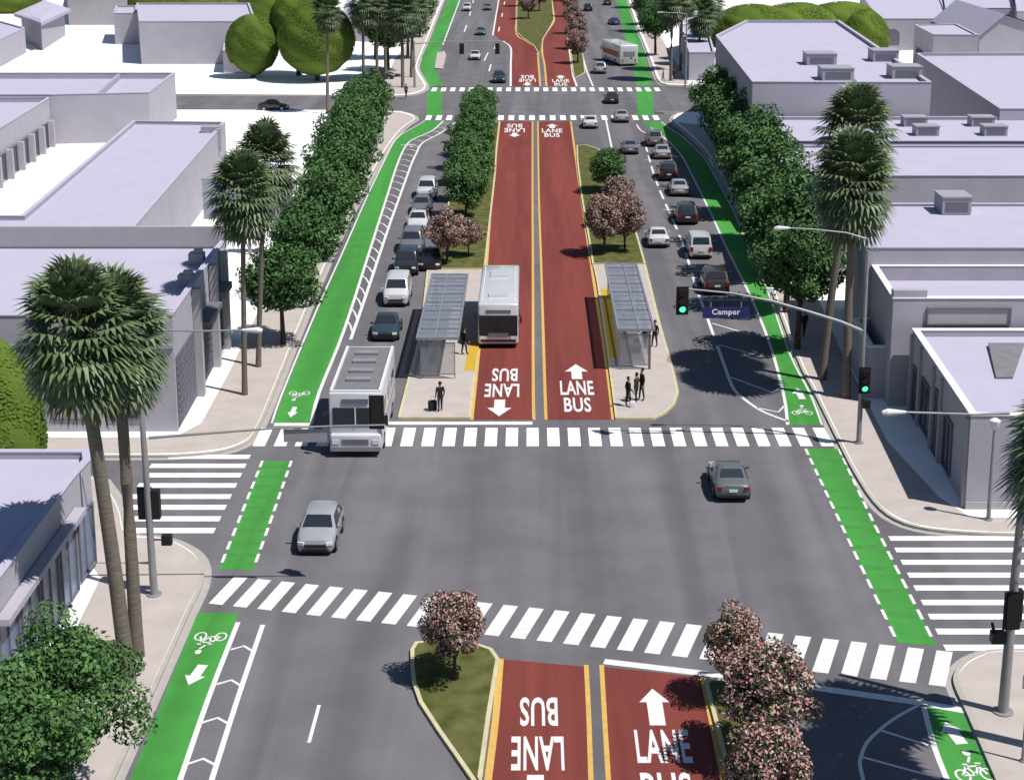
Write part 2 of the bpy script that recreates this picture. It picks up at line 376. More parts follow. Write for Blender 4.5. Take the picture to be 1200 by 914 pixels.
rungs(G([(278, 742), (245, 824), (211, 914), (191, 970)], 0, 4), G([(304, 745), (277, 824), (248, 914), (230, 970)], 0, 4), 2.75, .13, .4, -1)
mb = MB(); dashes(mb, G([(374, 826), (362, 870)]), .13, LZ, 20, 1); dashes(mb, G([(345, 935), (330, 990)]), .13, LZ, 20, 1); struct('lane_line', mb, m_paint)
# dashed edges of the green crossings
mb = MB()
for q in ([(307.5, 540), (283, 602), (257, 667)], [(341.5, 540), (320, 602), (296.5, 668)], [(944, 526), (996, 636), (1052, 753)], [(983, 526), (1025, 615), (1097, 757)]): dashes(mb, G(q, 0, 3), .14, LZ, .9, .55)
struct('dashed_line', mb, m_paint)
# right side lines
line([(923, 498), (918, 461), (901, 400), (877, 342), (852, 292), (833, 250), (814, 212), (798, 182), (780, 163), (763, 150)], .18)
inout(GR_R, .12, .12, m_paint)
mb = MB(); dashes(mb, G([(849, 429), (829, 373), (821.5, 353), (814, 331), (799, 283), (776, 230), (766, 204), (757, 172)], 0, 4), .2, LZ, 4.2, 2.2)
dashes(mb, G([(709.5, 138), (718, 179)]), .22, LZ, 40, 1); dashes(mb, G([(539, 0), (519, 53)]), .25, LZ, 90, 1)
dashes(mb, G([(572, 62), (556, 96)], 0), .22, LZ, 12, 60); dashes(mb, G([(573, 84), (577, 70), (588, 20), (594, -10)]), .25, LZ, 9, 22)
dashes(mb, G([(544, 38), (549, 24), (553, 8), (560, -20)]), .25, LZ, 14, 20)
struct('lane_line', mb, m_paint)
line([(849, 429), (855.6, 447), (863, 460), (882, 475), (897.6, 484), (924, 494)], .2)
for q in ([(834.6, 379), (878, 392)], [(842, 404), (892, 418)], [(855.6, 442), (905, 460), (914, 455)], [(887, 478), (912, 483), (919, 476)]): line(q, .14, sm=1)
line([(746, 146), (752, 154), (768, 160), (781, 164)], .18)
line([(1077, 826), (1051, 840), (1031, 855), (1016, 870), (1009.5, 885), (1008, 898), (1016, 930)], .14); line([(1033, 856), (1087.5, 873)], .13, sm=1); line([(1011, 887), (1102, 912)], .13, sm=1)
line([(1082, 826), (1095, 875), (1110, 914), (1136, 980)], .2)
# parking tees between the cars on the right
mb = MB()
for y in (170, 188, 211, 246, 282, 318, 352):
    xa = lx(12.2, y); band(mb, G([(xa, y), (lx(15.7, y), y)]), .14, LZ)
struct('parking_marks', mb, m_paint)
# stop lines
line([(455, 496), (624, 496)], .5, sm=1, name='stop_line'); line([(321, 497.5), (366, 497.5)], .5, sm=1, name='stop_line')
line([(708, 775), (841, 791), (950, 805), (1076, 823), (1134, 833)], .42, sm=1, name='stop_line')

# crosswalks ----------------------------------------------------------------------
m_cw = mat('crosswalk_paint', (.74, .74, .74), .75, .07, 2.5)
mb = MB(); Ya, Yb = Yof(523), Yof(501.5)
for k in range(-9, 19):
    X = -4.318+1.128*k; mb.poly([(X-.33, Ya), (X+.33, Ya), (X+.33, Yb), (X-.33, Yb)], LZ+.002)
struct('crosswalk', mb, m_cw)
mb = MB(); b0, b1 = P(366.9, 721), P(1098, 803.5); t0, t1 = P(394.6, 688), P(1107, 763)
for k in range(-4, 24):
    f = k/23; b = b0.lerp(b1, f); t = t0.lerp(t1, f); d = (b1-b0).normalized()*.31
    mb.poly([b-d, b+d, t+d, t-d], LZ+.002)
struct('crosswalk', mb, m_paint)  # duller paint than the other crosswalks; view's falloff towards the bottom put into colour
mb = MB()
for y in (535.5, 546, 557, 569, 582, 594.6, 608, 621.8):
    Y = Yof(y); xl = -19.6 if y > 540 else -18.9; mb.poly([(xl, Y-.3), (-14.67, Y-.3), (-14.67, Y+.3), (xl, Y+.3)], LZ+.002)
struct('crosswalk', mb, m_cw)
mb = MB()
for y in (631, 644.5, 659, 674, 689, 706, 722.5, 740, 759):
    Y = Yof(y); xl = 16.62-(y-630)*.0012; mb.poly([(xl, Y-.25), (22.6, Y-.25), (22.6, Y+.25), (xl, Y+.25)], LZ+.002)
struct('crosswalk', mb, m_cw)
for yy, x0, x1, pt in ((138.3, 499, 776, 1.29), (105.2, 506, 768, 1.31)):
    mb = MB(); Y = Yof(yy); X = P(x0, yy).x; X1 = P(x1, yy).x; hd = 1.9 if yy > 120 else 1.9
    while X < X1: mb.poly([(X, Y-hd), (X+.7, Y-hd), (X+.7, Y+hd), (X, Y+hd)], LZ+.002); X += pt
    struct('crosswalk', mb, m_cw)

# lettering and arrows ----------------------------------------------------------------
def text_mesh(s):
    cu = bpy.data.curves.new('t', 'FONT'); cu.body = s; cu.offset = .022; cu.resolution_u = 3; cu.space_character = 1.06
    o = bpy.data.objects.new('t', cu); COL.objects.link(o); dg = bpy.context.evaluated_depsgraph_get(); dg.update()
    me = bpy.data.meshes.new_from_object(o.evaluated_get(dg)); bpy.data.objects.remove(o)
    xs = [v.co.x for v in me.vertices]; ys = [v.co.y for v in me.vertices]
    x0, x1, y0, y1 = min(xs), max(xs), min(ys), max(ys)
    for v in me.vertices: v.co.x = (v.co.x-(x0+x1)/2)/(x1-x0); v.co.y = (v.co.y-(y0+y1)/2)/(y1-y0)
    return me
TX = {s: text_mesh(s) for s in ('BUS', 'LANE')}
def road_text(s, x0, x1, yt, yb, flip=False, skew=0.):
    me = TX[s].copy(); me.materials.append(m_paint); ym = (yt+yb)/2
    a, b = P(x0, ym), P(x1, ym); Y1, Y0 = Yof(yt), Yof(yb)
    o = link('road_lettering', me); o['kind'] = 'structure'
    c = (a+b)/2; o.location = (c.x, (Y0+Y1)/2, .016); o.scale = (b.x-a.x, Y1-Y0, 1)
    if flip: o.rotation_euler = (0, 0, pi)
def arrow(x0, x1, yt, yb, flip=False, shaft=.45, head=.5, tilt=0.):
    ym = (yt+yb)/2; a, b = P(x0, ym), P(x1, ym); c = (a+b)/2; W = (b.x-a.x)/2; Y1, Y0 = Yof(yt), Yof(yb); L = (Y1-Y0)/2
    sh = [(-W*shaft, -L), (W*shaft, -L), (W*shaft, L-2*L*head), (W, L-2*L*head), (0, L), (-W, L-2*L*head), (-W*shaft, L-2*L*head)]
    mb = MB(); mb.poly([(x, y, 0) for x, y in sh]); o = mb.build('road_arrow', m_paint); o['kind'] = 'structure'
    o.location = (c.x, (Y0+Y1)/2, .016); o.rotation_euler = (0, 0, (pi if flip else 0)+tilt)
arrow(662, 689, 427, 444.5); road_text('LANE', 656.5, 695.5, 446.5, 463); road_text('BUS', 661, 692.5, 466, 483)
road_text('BUS', 576.5, 606.5, 432, 447, True); road_text('LANE', 568, 608.5, 450, 465.5, True); arrow(571, 599.5, 468.5, 488, True)
road_text('BUS', 609, 653.5, 817, 851, True); road_text('LANE', 599, 661, 863, 903, True); arrow(605, 650, 908, 950, True)
arrow(750, 785.5, 807, 850, shaft=.52, head=.38); road_text('LANE', 745, 809, 855, 894); road_text('BUS', 752, 812, 905, 945)
arrow(337, 349, 477, 489.5, True, tilt=-.0); arrow(217, 242, 779, 803, True, .5, .45, -.15); arrow(928, 946, 455, 468); arrow(1103, 1132, 846, 872, False, .5, .45, .15)
# distant lane words in front of the far crosswalks
for x, yt, yb, fl in ((603, 145.5, 161, True), (647, 145.5, 161, False), (618, 88.5, 101, True), (657, 88.5, 101, False)):
    hw = 12 if yt > 120 else 10
    if fl: road_text('BUS', x-hw*.75, x+hw*.75, yt, yt+(yb-yt)*.3, True); road_text('LANE', x-hw, x+hw, yt+(yb-yt)*.34, yt+(yb-yt)*.64, True); arrow(x-hw*.6, x+hw*.6, yt+(yb-yt)*.68, yb, True)
    else: arrow(x-hw*.6, x+hw*.6, yt, yt+(yb-yt)*.32); road_text('LANE', x-hw, x+hw, yt+(yb-yt)*.36, yt+(yb-yt)*.66); road_text('BUS', x-hw*.75, x+hw*.75, yt+(yb-yt)*.7, yb)
def bike(x, y, s, flip=False, rot=0.):
    c = P(x, y); mb = MB()
    for sx in (-.62, .62):
        ring = [Vector((sx+.33*cos(t*pi/8), .5*sin(t*pi/8), 0)) for t in range(17)]; band(mb, ring, .11, 0)
    for a, b in (((-.62, 0), (-.2, .75)), ((-.2, .75), (.4, .75)), ((.4, .75), (.62, 0)), ((-.2, .75), (.05, 0)), ((.05, 0), (.4, .75)), ((-.62, 0), (.05, 0)), ((.35, 1.0), (.62, .95)), ((-.3, .95), (-.05, .95)), ((.05, 1.1), (.3, 1.6))):
        band(mb, [Vector((*a, 0)), Vector((*b, 0))], .13, .001)
    mb.poly([(.28+.2*cos(t*pi/5), 1.95+.28*sin(t*pi/5), 0) for t in range(10)])
    o = mb.build('bicycle_symbol', m_paint); o['kind'] = 'structure'; o.location = (c.x, c.y, .016); o.scale = (s, s, 1); o.rotation_euler = (0, 0, (pi if flip else 0)+rot)
bike(247, 746, .66, True, -.05); bike(351, 461, .62, True); bike(940, 484, .6); bike(1143, 908, .7, False, .1); bike(478, 170, .8, True, .5); bike(787, 184, .8)

'''mb = MB()
for x, y, r in ((560, 600, .35), (760, 560, .35), (655, 690, .35), (420, 880, .3), (745, 150, .35)):
    c = P(x, y); mb.poly([(c.x+r*cos(t*pi/8), c.y+r*sin(t*pi/8)) for t in range(16)], .007)
struct('manhole_covers', mb, mat('iron_cover', (.07, .07, .07), .7))'''
# ================================================================ BUILDINGS
def building(label, px, z, par=.45, base=0., wallm=None, roofm=None, name='flat_roofed_building', cat='building', th=.28, lip=None):
    """footprint given as roof-edge survey points at height z"""
    pts = [P(a, b, z) for a, b in px]; pts = [Vector((p.x, p.y)) for p in pts]
    return building_w(label, pts, z, par, base, wallm, roofm, name, cat, th, lip)
def building_w(label, pts, z, par=.45, base=0., wallm=None, roofm=None, name='flat_roofed_building', cat='building', th=.28, lip=None):
    if area(pts) < 0: pts = pts[::-1]
    c = sum(pts, Vector((0, 0)))/len(pts); t = thing(name, label, cat, (c.x, c.y, 0))
    L = [p-c for p in pts]; I = inset(L, th)
    n = len(L); mb = MB()
    vs = [(p.x, p.y, base) for p in L]+[(p.x, p.y, z) for p in L]+[(p.x, p.y, z) for p in I]+[(p.x, p.y, z-par) for p in I]
    fs = []
    for i in range(n):
        j = (i+1) % n; fs += [(i, j, n+j, n+i), (n+i, n+j, 2*n+j, 2*n+i), (2*n+i, 2*n+j, 3*n+j, 3*n+i)]
    mb.add(vs, fs); mb.build('wall', wallm or m_wall, t)
    mb = MB(); mb.prism(I, z-par-.25, z-par-.002); mb.build('roof', roofm or m_roof, t)
    # coping strip, a little proud of the wall head
    mb = MB(); O = inset(L, -.05); I2 = inset(L, th+.03)
    vs = [(p[0], p[1], z+.003) for p in O]+[(p[0], p[1], z+.06) for p in O]+[(p[0], p[1], z+.06) for p in I2]+[(p[0], p[1], z+.003) for p in I2]
    fs = []
    for i in range(n):
        j = (i+1) % n; fs += [(i, j, n+j, n+i), (n+i, n+j, 2*n+j, 2*n+i), (2*n+i, 2*n+j, 3*n+j, 3*n+i), (3*n+i, 3*n+j, j, i)]
    mb.add(vs, fs); mb.build('coping', lip or m_roof, t)
    t['_c'] = [c.x, c.y]; return t, [Vector((p.x, p.y, 0)) for p in pts]
def loc(t, p): return Vector((p[0]-t.location.x, p[1]-t.location.y, p[2] if len(p) > 2 else 0))
def onwall(t, a, b, items, m, name, off=.04, each=False, dep=.06):
    """thin boxes on the wall a->b: (u0,u1,z0,z1) with u in metres from a"""
    a, b = loc(t, a), loc(t, b); a.z = b.z = 0; d = (b-a).normalized(); nrm = Vector((d.y, -d.x, 0))
    mb = MB()
    for u0, u1, z0, z1 in items:
        if each: mb = MB()
        c = a+d*(u0+u1)/2+nrm*off; c.z = (z0+z1)/2
        mb.box(c, (u1-u0, dep, z1-z0), rz=atan2(d.y, d.x))
        if each: mb.build(name, m, t)
    if not each: mb.build(name, m, t)
def window(t, a, b, u0, u1, z0, z1, bars=2, glass=None):
    a2, b2 = loc(t, a), loc(t, b); a2.z = b2.z = 0; d = (b2-a2).normalized(); nrm = Vector((d.y, -d.x, 0)); rz = atan2(d.y, d.x)
    def bx(mb, u, v, z, zz, off, dep): c = a2+d*(u+v)/2+nrm*off; c.z = (z+zz)/2; mb.box(c, (v-u, dep, zz-z), rz=rz)
    g = MB(); bx(g, u0, u1, z0, z1, .012, .03); w_ = g.build('window', glass or m_glass, t)
    f = MB(); e = .09
    bx(f, u0-e, u0, z0-e, z1+e, .05, .12); bx(f, u1, u1+e, z0-e, z1+e, .05, .12); bx(f, u0, u1, z0-e, z0, .05, .12); bx(f, u0, u1, z1, z1+e, .05, .12)
    for k in range(1, bars): u = u0+(u1-u0)*k/bars; bx(f, u-.035, u+.035, z0, z1, .045, .08)
    f.build('frame', m_trim, w_)
def acunit(t, x, y, z, wpx, d=1.6, h=1.0):
    """air conditioner whose front lower edge centre is at survey point (x,y) on the roof at height z"""
    c = P(x, y, z); wd = (P(x+wpx/2, y, z).x-P(x-wpx/2, y, z).x); c = loc(t, (c.x, c.y+d/2, z))
    mb = MB(); mb.box((c.x, c.y, z+h/2-.02), (wd, d, h)); mb.box((c.x, c.y, z+h+.04), (wd+.12, d+.12, .1)); o = mb.build('air_conditioner', m_ac, t)
    g = MB()
    for k in range(5): g.box((c.x, c.y-d/2-.012, z+.2+k*.15), (wd*.8, .03, .05))
    g.build('louvre', m_trim, o); return o

# --- left, nearest: corner shop with a shaded street front ---
t, q = building('low corner shop with pale roof behind the two tall near palms, left edge', [(-420, 527), (104, 528), (105.5, 539), (84, 563), (-10, 690), (-420, 690)], 5., .3)
A_, B_ = q[0], q[0]
pw = sorted(q, key=lambda p: -p.x)
c1 = P(105.5, 539, 5.); c2 = P(84, 563, 5.); c3 = P(-10, 690, 5.)
def wallpts(p, r): return (p.x, p.y), (r.x, r.y)
fa, fb = (c3.x, c3.y), (c2.x, c2.y)
Lf = (Vector(fb)-Vector(fa)).length
n = 4; stp = Lf/n
for k in range(n): window(t, fa, fb, k*stp+.25, (k+1)*stp-.25, .15, 3.4, 2, m_sglass)
onwall(t, fa, fb, [(.0, Lf, 3.55, 3.8)], m_wall, 'canopy', .3, dep=.5)
fa2, fb2 = (c2.x, c2.y), (c1.x, c1.y); L2_ = (Vector(fb2)-Vector(fa2)).length
window(t, fa2, fb2, .3, L2_-.3, .4, 3.1, 1, m_sglass)
# --- left-mid: patterned shop front behind palms ---
t, q = building('broad flat-roofed store with lattice-patterned street front behind the near palm crowns', [(-420, 371), (201.5, 370), (252, 297), (265, 281.5), (-420, 281.5)], 6.7, .5)
a = P(201.5, 370, 6.7); b = P(265, 281.5, 6.7); L = (Vector((b.x, b.y))-Vector((a.x, a.y))).length
a_, b_ = (a.x, a.y), (b.x, b.y)
# street side runs from a to b; wall order must keep the outside on the right hand
def lattice(u0, u1, z0, z1, st=.42):
    out = []; k = 0; z = z0
    while z < z1: out.append((u0, u1, z, z+.07)); z += st
    u = u0
    while u < u1: out.append((u, u+.07, z0, z1)); u += st
    return out
onwall(t, a_, b_, lattice(.3, 5.6, .3, 4.3), m_trim, 'lattice_screen', .05, dep=.05)
onwall(t, a_, b_, lattice(7.6, 11., .3, 3.9), m_trim, 'lattice_screen', .05, dep=.05)
onwall(t, a_, b_, [(5.8, 6.4, 0, 6.6), (11.4, 12., 0, 6.6), (15.2, 15.8, 0, 6.6)], m_wall2, 'pilaster', .2, True, .45)
onwall(t, a_, b_, [(6.6, 11.2, 4.1, 4.4), (12.2, 15., 4.3, 4.7)], m_trim, 'canopy', .35, dep=.8)
window(t, a_, b_, 12.4, 14.8, .6, 3.6, 3)
window(t, a_, b_, 16.2, min(19.5, L-.4), .6, 3.6, 3)
fl = (a.x-22, a.y); fr = (a.x, a.y)
for u in (12.2, 15.3, 18.4): window(t, fl, fr, u, u+1.7, .9, 4.2, 2)
onwall(t, fl, fr, [(0, 22, 4.9, 5.1)], m_wall2, 'cornice', .06, dep=.12)
onwall(t, fl, fr, [(8.2, 8.6, 0, 6.4), (11.2, 11.6, 0, 6.4), (17.5, 17.8, 0, 4.8)], m_wall2, 'pilaster', .1, True, .2)
# raised back parapet
mb = MB(); p0 = loc(t, P(-420, 281.5, 6.7)); p1 = loc(t, P(266, 281.5, 6.7)); mb.box(((p0.x+p1.x)/2, p0.y-.2, 7.0), (p1.x-p0.x, .3, 1.3)); mb.build('back_parapet', m_wall2, t)
for x, y in ((231, 309), (219, 335)):
    c = loc(t, P(x, y, 6.2)); mb = MB(); mb.box((c.x, c.y, 6.55), (.9, .8, .7)); mb.box((c.x+.1, c.y, 7.0), (.5, .5, .25)); mb.build('roof_vent', m_ac, t)
# --- long skewed roof ---
t, q = building('long pale-roofed building set askew beside the white forecourt', [(-120, 252.5), (25.5, 253), (156, 142), (264, 143.5), (139, 287), (60, 292), (-120, 292)], 5.5, .3)
a = P(139, 287, 5.5); b = P(264, 143.5, 5.5)
c = loc(t, P(248, 155, 5.2)); mb = MB(); mb.box((c.x, c.y, 5.5), (1.8, 1.4, .6)); mb.box((c.x+.9, c.y-1.2, 4.6), (.5, .5, 2.2)); mb.build('roof_duct', m_ac, t)
# --- notch-roofed building further back ---
t, q = building('wide building with raised parapet and divided roof, behind the white forecourt', [(-160, 111.5), (59, 111.5), (174, 109), (205, 85.8), (-160, 85.8)], 5.7, .7)
a = P(59, 111.5, 5.7); b = P(174, 109, 5.7)
mb = MB(); p0 = loc(t, P(112, 110.5, 5.7)); p1 = loc(t, P(140, 86.5, 5.7)); mb.beam((p0.x, p0.y+.3, 5.35), (p1.x, p1.y-.3, 5.35), .3, .68); mb.build('roof_divider', m_wall, t)
t, q = building('low wing with open pillared bays facing the white forecourt, far left edge', [(-160, 115), (57, 114.5), (57.5, 113.6+2), (0, 151), (-60, 190), (-160, 190)], 5.4, .5)
a = P(-60, 190, 5.4); b = P(57.5, 115.6, 5.4); L = (Vector((b.x, b.y))-Vector((a.x, a.y))).length
for k in range(8): window(t, (a.x, a.y), (b.x, b.y), 1+k*(L-2)/8+.4, 1+(k+1)*(L-2)/8-.9, .1, 2.9, 1)
onwall(t, (a.x, a.y), (b.x, b.y), [(1+k*(L-2)/8-.45, 1+k*(L-2)/8+.15, 0, 3.1) for k in range(9)], m_wall, 'pillar', .3, True, .6)
# --- hip roofed pair, top left ---
def hip(label, px, z, wallz, over=1.0, hgt=.4):
    pts = [P(a, b, z) for a, b in px]; c = sum(pts, Vector())/len(pts); t = thing('hip_roofed_building', label, 'building', (c.x, c.y, 0))
    L = [Vector((p.x-c.x, p.y-c.y)) for p in pts]; L = L if area(L) > 0 else L[::-1]
    mb = MB(); mb.prism([tuple(p) for p in inset(L, over)], 0, wallz); mb.build('wall', m_wall, t)
    n = len(L); R = inset(L, 2.5)
    vs = [(p.x, p.y, wallz-.05) for p in L]+[(p.x, p.y, z) for p in L]+[(p[0], p[1], z+hgt) for p in R]
    fs = [tuple(range(n-1, -1, -1))]+[(i, (i+1) % n, n+(i+1) % n, n+i) for i in range(n)]+[(n+i, n+(i+1) % n, 2*n+(i+1) % n, 2*n+i) for i in range(n)]+[tuple(range(2*n, 3*n))]
    mb = MB(); mb.add(vs, fs); mb.build('roof', m_roof, t); return t
hip('hip-roofed pavilion with overhanging eaves, far upper left', [(16, 16), (51, 1), (83, 11), (48, 27)], 5., 4.5, 1.2)
t, q = building('low flat-roofed wing with overhanging eaves at the upper left edge', [(-120, 30), (0, 25), (29, 33), (0, 47), (-120, 90)], 4.3, .2)
t, q = building('long grey hall at the top left, end wall beside the white yard', [(85, -28), (138, -28), (149, 1), (79, 1)], 5., .3, wallm=m_wall2)
# --- box at top left ---
t, q = building('large plain windowless box building right of the white yard, upper left', [(163, 25.5), (300, 25.5), (292, 4), (160, 4)], 6.9, .3)
t, q = building('small annex with shadowed corner joined to the windowless box, upper left', [(133, 16), (161, 16), (160, 7), (136, 7)], 5.6, .3)
t, q = building('tiny low outbuilding beside the clipped olive trees, upper left', [(261, 60), (300, 60), (300, 50), (263, 50)], 3.5, .2)
mb = MB(); s_ = thing('billboard', 'blank pale blue-grey billboard on a post behind the middle palm pair', 'billboard', P(293, 300))
mb.box((0, 0, 4.65), (7.1, .25, 3.1)); mb.build('panel', mat('billboard_face', (.32, .34, .42), .5, .04, 1), s_)
mb = MB(); mb.box((0, .05, 6.22), (7.2, .34, .08)); mb.box((0, .05, 3.08), (7.2, .34, .08)); mb.build('frame', m_pole, s_); mb = MB(); mb.tube([(0, 0, 0), (0, 0, 3.1)], .14); mb.build('post', m_pole, s_)

# --- right, nearest ---
t, q = building('nearest right-hand shop block with white-edged parapet and dark street wall', [(1070, 386), (1138, 487), (1560, 487), (1560, 386)], 4.85, .35, lip=m_white_lot)
a = P(1070, 386, 4.85); b = P(1138, 487, 4.85); L = (Vector((b.x, b.y))-Vector((a.x, a.y))).length
for k, (u0, u1, z0, z1) in enumerate(((1.0, 2.2, .1, 3.0), (3.4, 5.6, .5, 3.1), (6.9, 7.5, .1, 3.6), (9.2, 11.0, .5, 3.1))):
    if u1 < L: window(t, (a.x, a.y), (b.x, b.y), u0, u1, z0, z1, 2)
onwall(t, (a.x, a.y), (b.x, b.y), [(u, u+.35, 0, 4.6) for u in (.1, 2.6, 6.1, 8.1, L-.5)], m_wall2, 'pilaster', .08, True, .16)
r = (q[0].x, q[0].y)
onwall(t, (b.x, b.y), (b.x+14, b.y), [(0, 14, 0, .5)], m_wall2, 'plinth', .03, dep=.08)
window(t, (b.x, b.y), (b.x+14, b.y), 2.2, 4.0, 1.0, 3.0, 2)
# rooflight slab and parapet step on that roof
pz = 4.55; f = [P(1167, 443, pz), P(1187, 443, pz), P(1200, 405, pz), P(1158, 405, pz)]
mb = MB(); F_ = [loc(t, p) for p in f]; vs = [(p.x, p.y, pz-.02) for p in F_]+[(F_[0].x, F_[0].y, pz+.06), (F_[1].x, F_[1].y, pz+.06), (F_[2].x, F_[2].y, pz+.16), (F_[3].x, F_[3].y, pz+.16)]
mb.add(vs, [(0, 1, 5, 4), (1, 2, 6, 5), (2, 3, 7, 6), (3, 0, 4, 7), (4, 5, 6, 7)]); mb.build('rooflight', mat('grey_roof_panel', (.17, .165, .18), .8), t)
# --- second ---
t, q = building('second right-hand block with a tall corner parapet and slot window above its neighbour', [(1022, 311), (1047, 350), (1560, 350), (1560, 311)], 6.5, .9, lip=m_white_lot)
a = P(1047, 350, 6.5)
window(t, (a.x, a.y), (a.x+16, a.y), 2.0, 6.6, 5.05, 5.9, 1, m_wall2)
mb = MB(); c = loc(t, (a.x, a.y, 0)); mb.box((c.x+.95, c.y+.3, 6.75), (1.9, .6, .45)); mb.build('corner_parapet', m_wall, t)
# porch in front of it
pp = [P(1000, 373, 3.2), P(1018, 407, 3.2), P(1046, 407, 3.2), P(1046, 373, 3.2)]
t, q = building_w('small open porch with pale rim against the second right-hand block', [Vector((p.x, p.y)) for p in pp], 3.2, 1.2, lip=m_white_lot, name='porch', cat='porch', wallm=m_wall)
# --- third: big roof ---
t, q = building('big flat roof with single rounded vent, third block on the right', [(1015, 291), (1560, 291), (1560, 239), (995, 239)], 7.6, .12)
acunit(t, 1121, 251, 7.55, 34, 2.2, 1.1)
a = P(1015, 291, 7.6)
mb = MB(); c = loc(t, P(1135, 324, 6.)); x0 = c.x
g0 = loc(t, P(1086, 336, 6.)); g1 = loc(t, P(1120, 325, 6.6))
mb.add([(g0.x, c.y+2, 5.4), (g1.x, c.y+2, 5.4), (g1.x, c.y+2, 6.5), (g0.x, c.y+2, 5.45), (g0.x, c.y+6, 5.4), (g1.x, c.y+6, 5.4), (g1.x, c.y+6, 6.5), (g0.x, c.y+6, 5.45)], [(0, 1, 2, 3), (3, 2, 6, 7), (1, 5, 6, 2), (0, 3, 7, 4)])
mb.box((g1.x+9, c.y+4, 5.9), (18, 4, 1.2)); mb.build('lean_to', m_roof, t)
# --- fourth ---
t, q = building('fourth right-hand block, long plain roof and wall behind the right palms', [(925, 206.5), (1560, 206.5), (1560, 171), (905, 171)], 8., .12)
t, q = building('fifth right-hand block with four small roof units in two pairs', [(930, 166), (1560, 166), (1560, 137.5), (900, 137.5)], 8.2, .25)
for x, y in ((1073, 149), (1087, 160), (1152, 149), (1167, 160)): acunit(t, x, y, 7.95, 27, 1.5, .8)
t, q = building('tall wide building with clipped roof corner and four roof units, upper right', [(839, 42), (882, 96.5), (1091.5, 97), (983, 24.5), (874, 24.5)], 11.3, .3)
for x, y, wd in ((963, 77, 35), (982, 95, 37), (1038, 73, 30), (1063, 93, 35)): acunit(t, x, y, 11., wd, 2.6, 1.1)
t, q = building('tapering warehouse with broad pale roof at the right edge, upper right', [(1074, 63), (1172, 128), (1560, 128), (1400, 62)], 9., .3)
t, q = building('cube-shaped white-topped building between warehouse and gabled house', [(1094, 41), (1147, 41.5), (1121, 28.5), (1072, 29.5)], 6.5, .15)
a = P(1072, 29.5, 6.5); b = P(1094, 41, 6.5)
window(t, (a.x, a.y), (b.x, b.y), 3, 8, .5, 3.2, 2)
# gabled house
g = [P(1148, 42, 5.5), P(1260, 42, 5.5)]; gy = g[0].y; c = (g[0]+g[1])/2
t = thing('gabled_house', 'gabled pale house at the upper right edge beside the cube-shaped building', 'house', (c.x, gy+14, 0))
W_ = (g[1].x-g[0].x)/2; rx = P(1178, 23, 8).x-c.x
mb = MB(); vs = [(-W_, -14, 0), (W_, -14, 0), (W_, -14, 5.2), (rx, -14, 8.6), (-W_, -14, 5.2), (-W_, 14, 0), (W_, 14, 0), (W_, 14, 5.2), (rx, 14, 8.6), (-W_, 14, 5.2)]
mb.add(vs, [(0, 1, 2, 3, 4), (5, 9, 8, 7, 6), (0, 4, 9, 5), (1, 6, 7, 2)]); mb.build('wall', m_wall, t)
mb = MB(); mb.add([(-W_-.4, -14.4, 5.1), (rx, -14.4, 8.75), (W_+.4, -14.4, 5.1), (-W_-.4, 14.4, 5.1), (rx, 14.4, 8.75), (W_+.4, 14.4, 5.1)], [(0, 1, 4, 3), (1, 2, 5, 4)]); mb.build('roof', m_roof, t)
t, q = building('pale-roofed hall with two small arched windows below the olive trees, top right', [(1030, 22.5), (1112, 22.5), (1100, -8), (1008, -8)], 5.5, .2)
a = P(1030, 22.5, 5.5)
for u in (2.5, 7.5):
    ww = MB(); cc = loc(t, (a.x+u, a.y, 0)); pts = [(cc.x-1.2, 1.0), (cc.x+1.2, 1.0)]+[(cc.x+1.2*cos(k*pi/8), 2.6+1.2*sin(k*pi/8)) for k in range(9)]
    ww.add([(x, cc.y-.03, z) for x, z in pts], [list(range(len(pts)))]); ww.build('window', m_trim, t)
t, q = building('distant grey-walled block at the top right corner', [(1108, 10), (1190, 10), (1180, -14), (1104, -14)], 6., .3)
t, q = building('distant flat roof touching the top edge above the gabled house', [(1192, 14), (1330, 14), (1320, -24), (1186, -24)], 7., .3)
t, q = building('tall narrow dark-sided building behind the far right palms', [(796, 30), (808, 62), (838, 62), (826, 24)], 4.2, .3)
t, q = building('long white block seen between palms at the top of the left row', [(400, 20), (470, 22), (480, -5), (408, -5)], 4.5, .3)

# ================================================================ VEGETATION
def leafcloud(mb, c, r, n, s, rng, flat=.8, pm=0., inner=.55):
    for _ in range(n):
        a = rng.uniform(0, 2*pi); z = rng.uniform(-1, 1); rr = r*(inner+(1-inner)*rng.random()**.6)
        d = Vector((sqrt(1-z*z)*cos(a), sqrt(1-z*z)*sin(a), z)); p = Vector(c)+Vector((d.x*rr, d.y*rr, d.z*rr*flat))
        nn = (d+Vector((rng.gauss(0, .5), rng.gauss(0, .5), rng.gauss(.25, .5)))).normalized()
        q = nn.to_track_quat('Z', 'Y'); th = rng.uniform(0, 2*pi); w1 = s*rng.uniform(.7, 1.3); h1 = w1*rng.uniform(.5, .75)
        u = q@Vector((cos(th), sin(th), 0)); v = q@Vector((-sin(th), cos(th), 0))
        mb.cur = pick(mb, p, rng)
        mb.add([p-u*w1, p-v*h1+nn*h1*.3, p+u*w1, p+v*h1+nn*h1*.3], [(0, 1, 2, 3)])
def pick(mb, p, rng):
    r = rng.random(); acc = 0
    for i, x in enumerate(mb.mix):
        acc += x
        if r < acc: return i
    return 0
